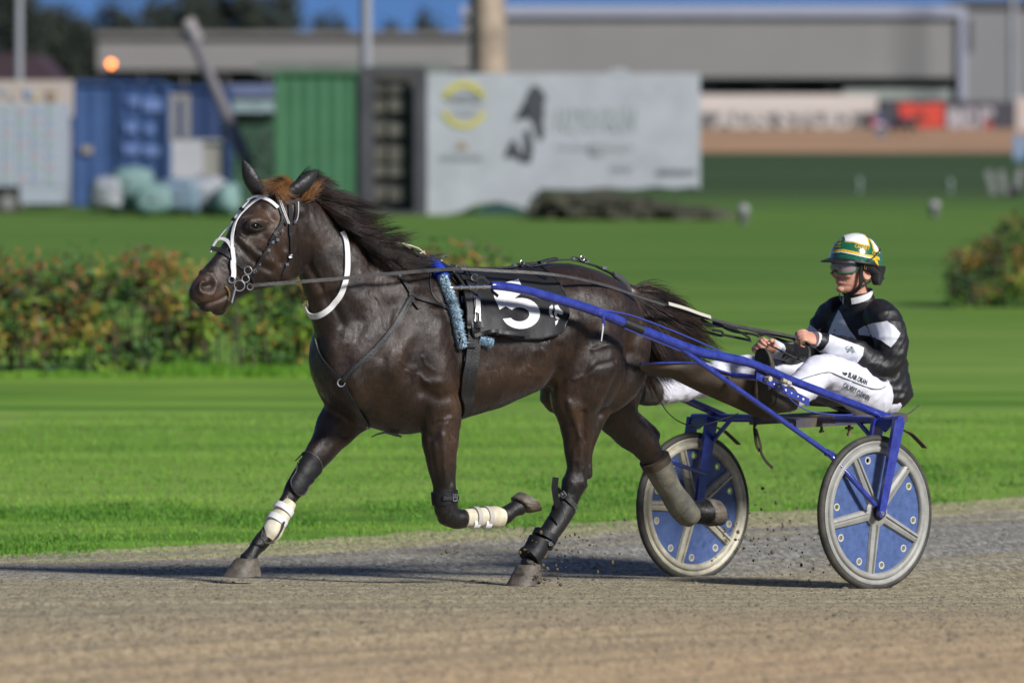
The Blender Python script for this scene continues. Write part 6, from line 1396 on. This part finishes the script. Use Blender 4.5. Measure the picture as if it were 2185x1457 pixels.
# infield markers
for x, y, h, lab, Y in ((1586, 478, 42, 'small grey sprinkler head on the infield below the banner container', None), (1993, 464, 36, 'grey marker stub on the infield left of the right hand bush', None), (1833, 412, 32, 'faint pale peg on the far infield grass, left one', None), (2027, 412, 30, 'faint pale peg on the far infield grass above the marker stub', None)):
    Y = 22600 / (y - 255); s_ = FPX / Y; b = PY(x, y, Y); faint = h < 33; o = thing('marker_stub', lab, 'marker', (b.x, Y, b.z), 'small markers on the infield'); mb = MB(); mb.tube([b, b + UP * (h * .5 / s_)], (10 if not faint else 5) / s_, 10); mb.build('base', corr('stub_dark', (.10, .10, .10) if not faint else (.16, .22, .18)), o); mb = MB(); mb.ell(b + UP * (h * .72 / s_), (V((1, 0, 0)), V((0, 1, 0)), UP), ((13 if not faint else 6) / s_, .1, h * .3 / s_), 12, 8); mb.build('cap', corr('stub_pale', (.30, .30, .31) if not faint else (.2, .28, .23)), o)
o = thing('garden_chair', 'pair of pale chair backs and a dark box on the infield at the right', 'chair', PY(2140, 420, 137)); mb = MB(); [flat(mb, [(x, 366), (x + 13, 362), (x + 26, 412), (x + 14, 418)], 137, .1) for x in (2102, 2128)]; flat(mb, [(2172, 358), (2186, 360), (2176, 404), (2162, 400)], 137, .1); mb.build('back', corr('chair_pale', (.22, .23, .22)), o, smooth=False); mb = bx(MB(), 2140, 2176, 392, 420, 137.3, .6); mb.build('box', M['black'], o, smooth=False)
# ---------------------------------------------------------------- rival far away on the back straight
def copytree(src, name, loc, rz, lab, cat, skip=(), swap=None):
    r_ = src.copy(); r_.name = name; COL.objects.link(r_); r_.location = loc; r_.rotation_euler = (0, 0, rz); r_['label'] = lab; r_['category'] = cat
    for c in [o_ for o_ in src.children]:
        if c.name.split('.')[0] in skip: continue
        d = c.copy(); COL.objects.link(d); d.parent = r_
        if swap and c.name.split('.')[0] in swap and len(d.material_slots): d.material_slots[0].link = 'OBJECT'; d.material_slots[0].material = swap[c.name.split('.')[0]]
        for e in c.children:
            if e.name.split('.')[0] in ('rim', 'disc_panel', 'spoke_star', 'brim'): g = e.copy(); COL.objects.link(g); g.parent = d
    return r_
Yr = 345; rz = R(140.6); base_r = PY(1878, 320, Yr); base_r.z = gfar(base_r.x, Yr)
copytree(sk_o, 'racing_sulky', base_r, rz, 'tiny distant racing cart on the back straight in front of the dark banner', 'sulky', skip=('cable', 'blue_cord', 'black_cord', 'white_tag', 'cord_knot', 'wire', 'hanging_strap', 'clamp_knob', 'seat_bolt', 'mud_flap', 'brace', 'crown_plate'))
def rel(o_): d = o_.location - sk_o.location; return base_r + Matrix.Rotation(rz, 3, 'Z') @ V((d.x, d.y, 0))
copytree(horse_o, 'racehorse', rel(horse_o), rz, 'tiny distant dark racehorse trotting right past the dark banner', 'horse', skip=('forelock', 'eye', 'eyelid', 'mane', 'tail'))
copytree(person, 'person', rel(person), rz, 'tiny distant driver in pink and white silks on the back straight', 'person', skip=('white_panel', 'white_forearm', 'white_cuff', 'white_piping', 'cuff', 'cuff_edge', 'collar', 'white_collar', 'trouser_piping', 'trouser_lettering', 'sleeve_lettering', 'button', 'goggles'), swap={'jacket': mat('pink_silk', (.70, .12, .20), .5), 'helmet': mat('red_helmet', (.55, .03, .08), .3)})
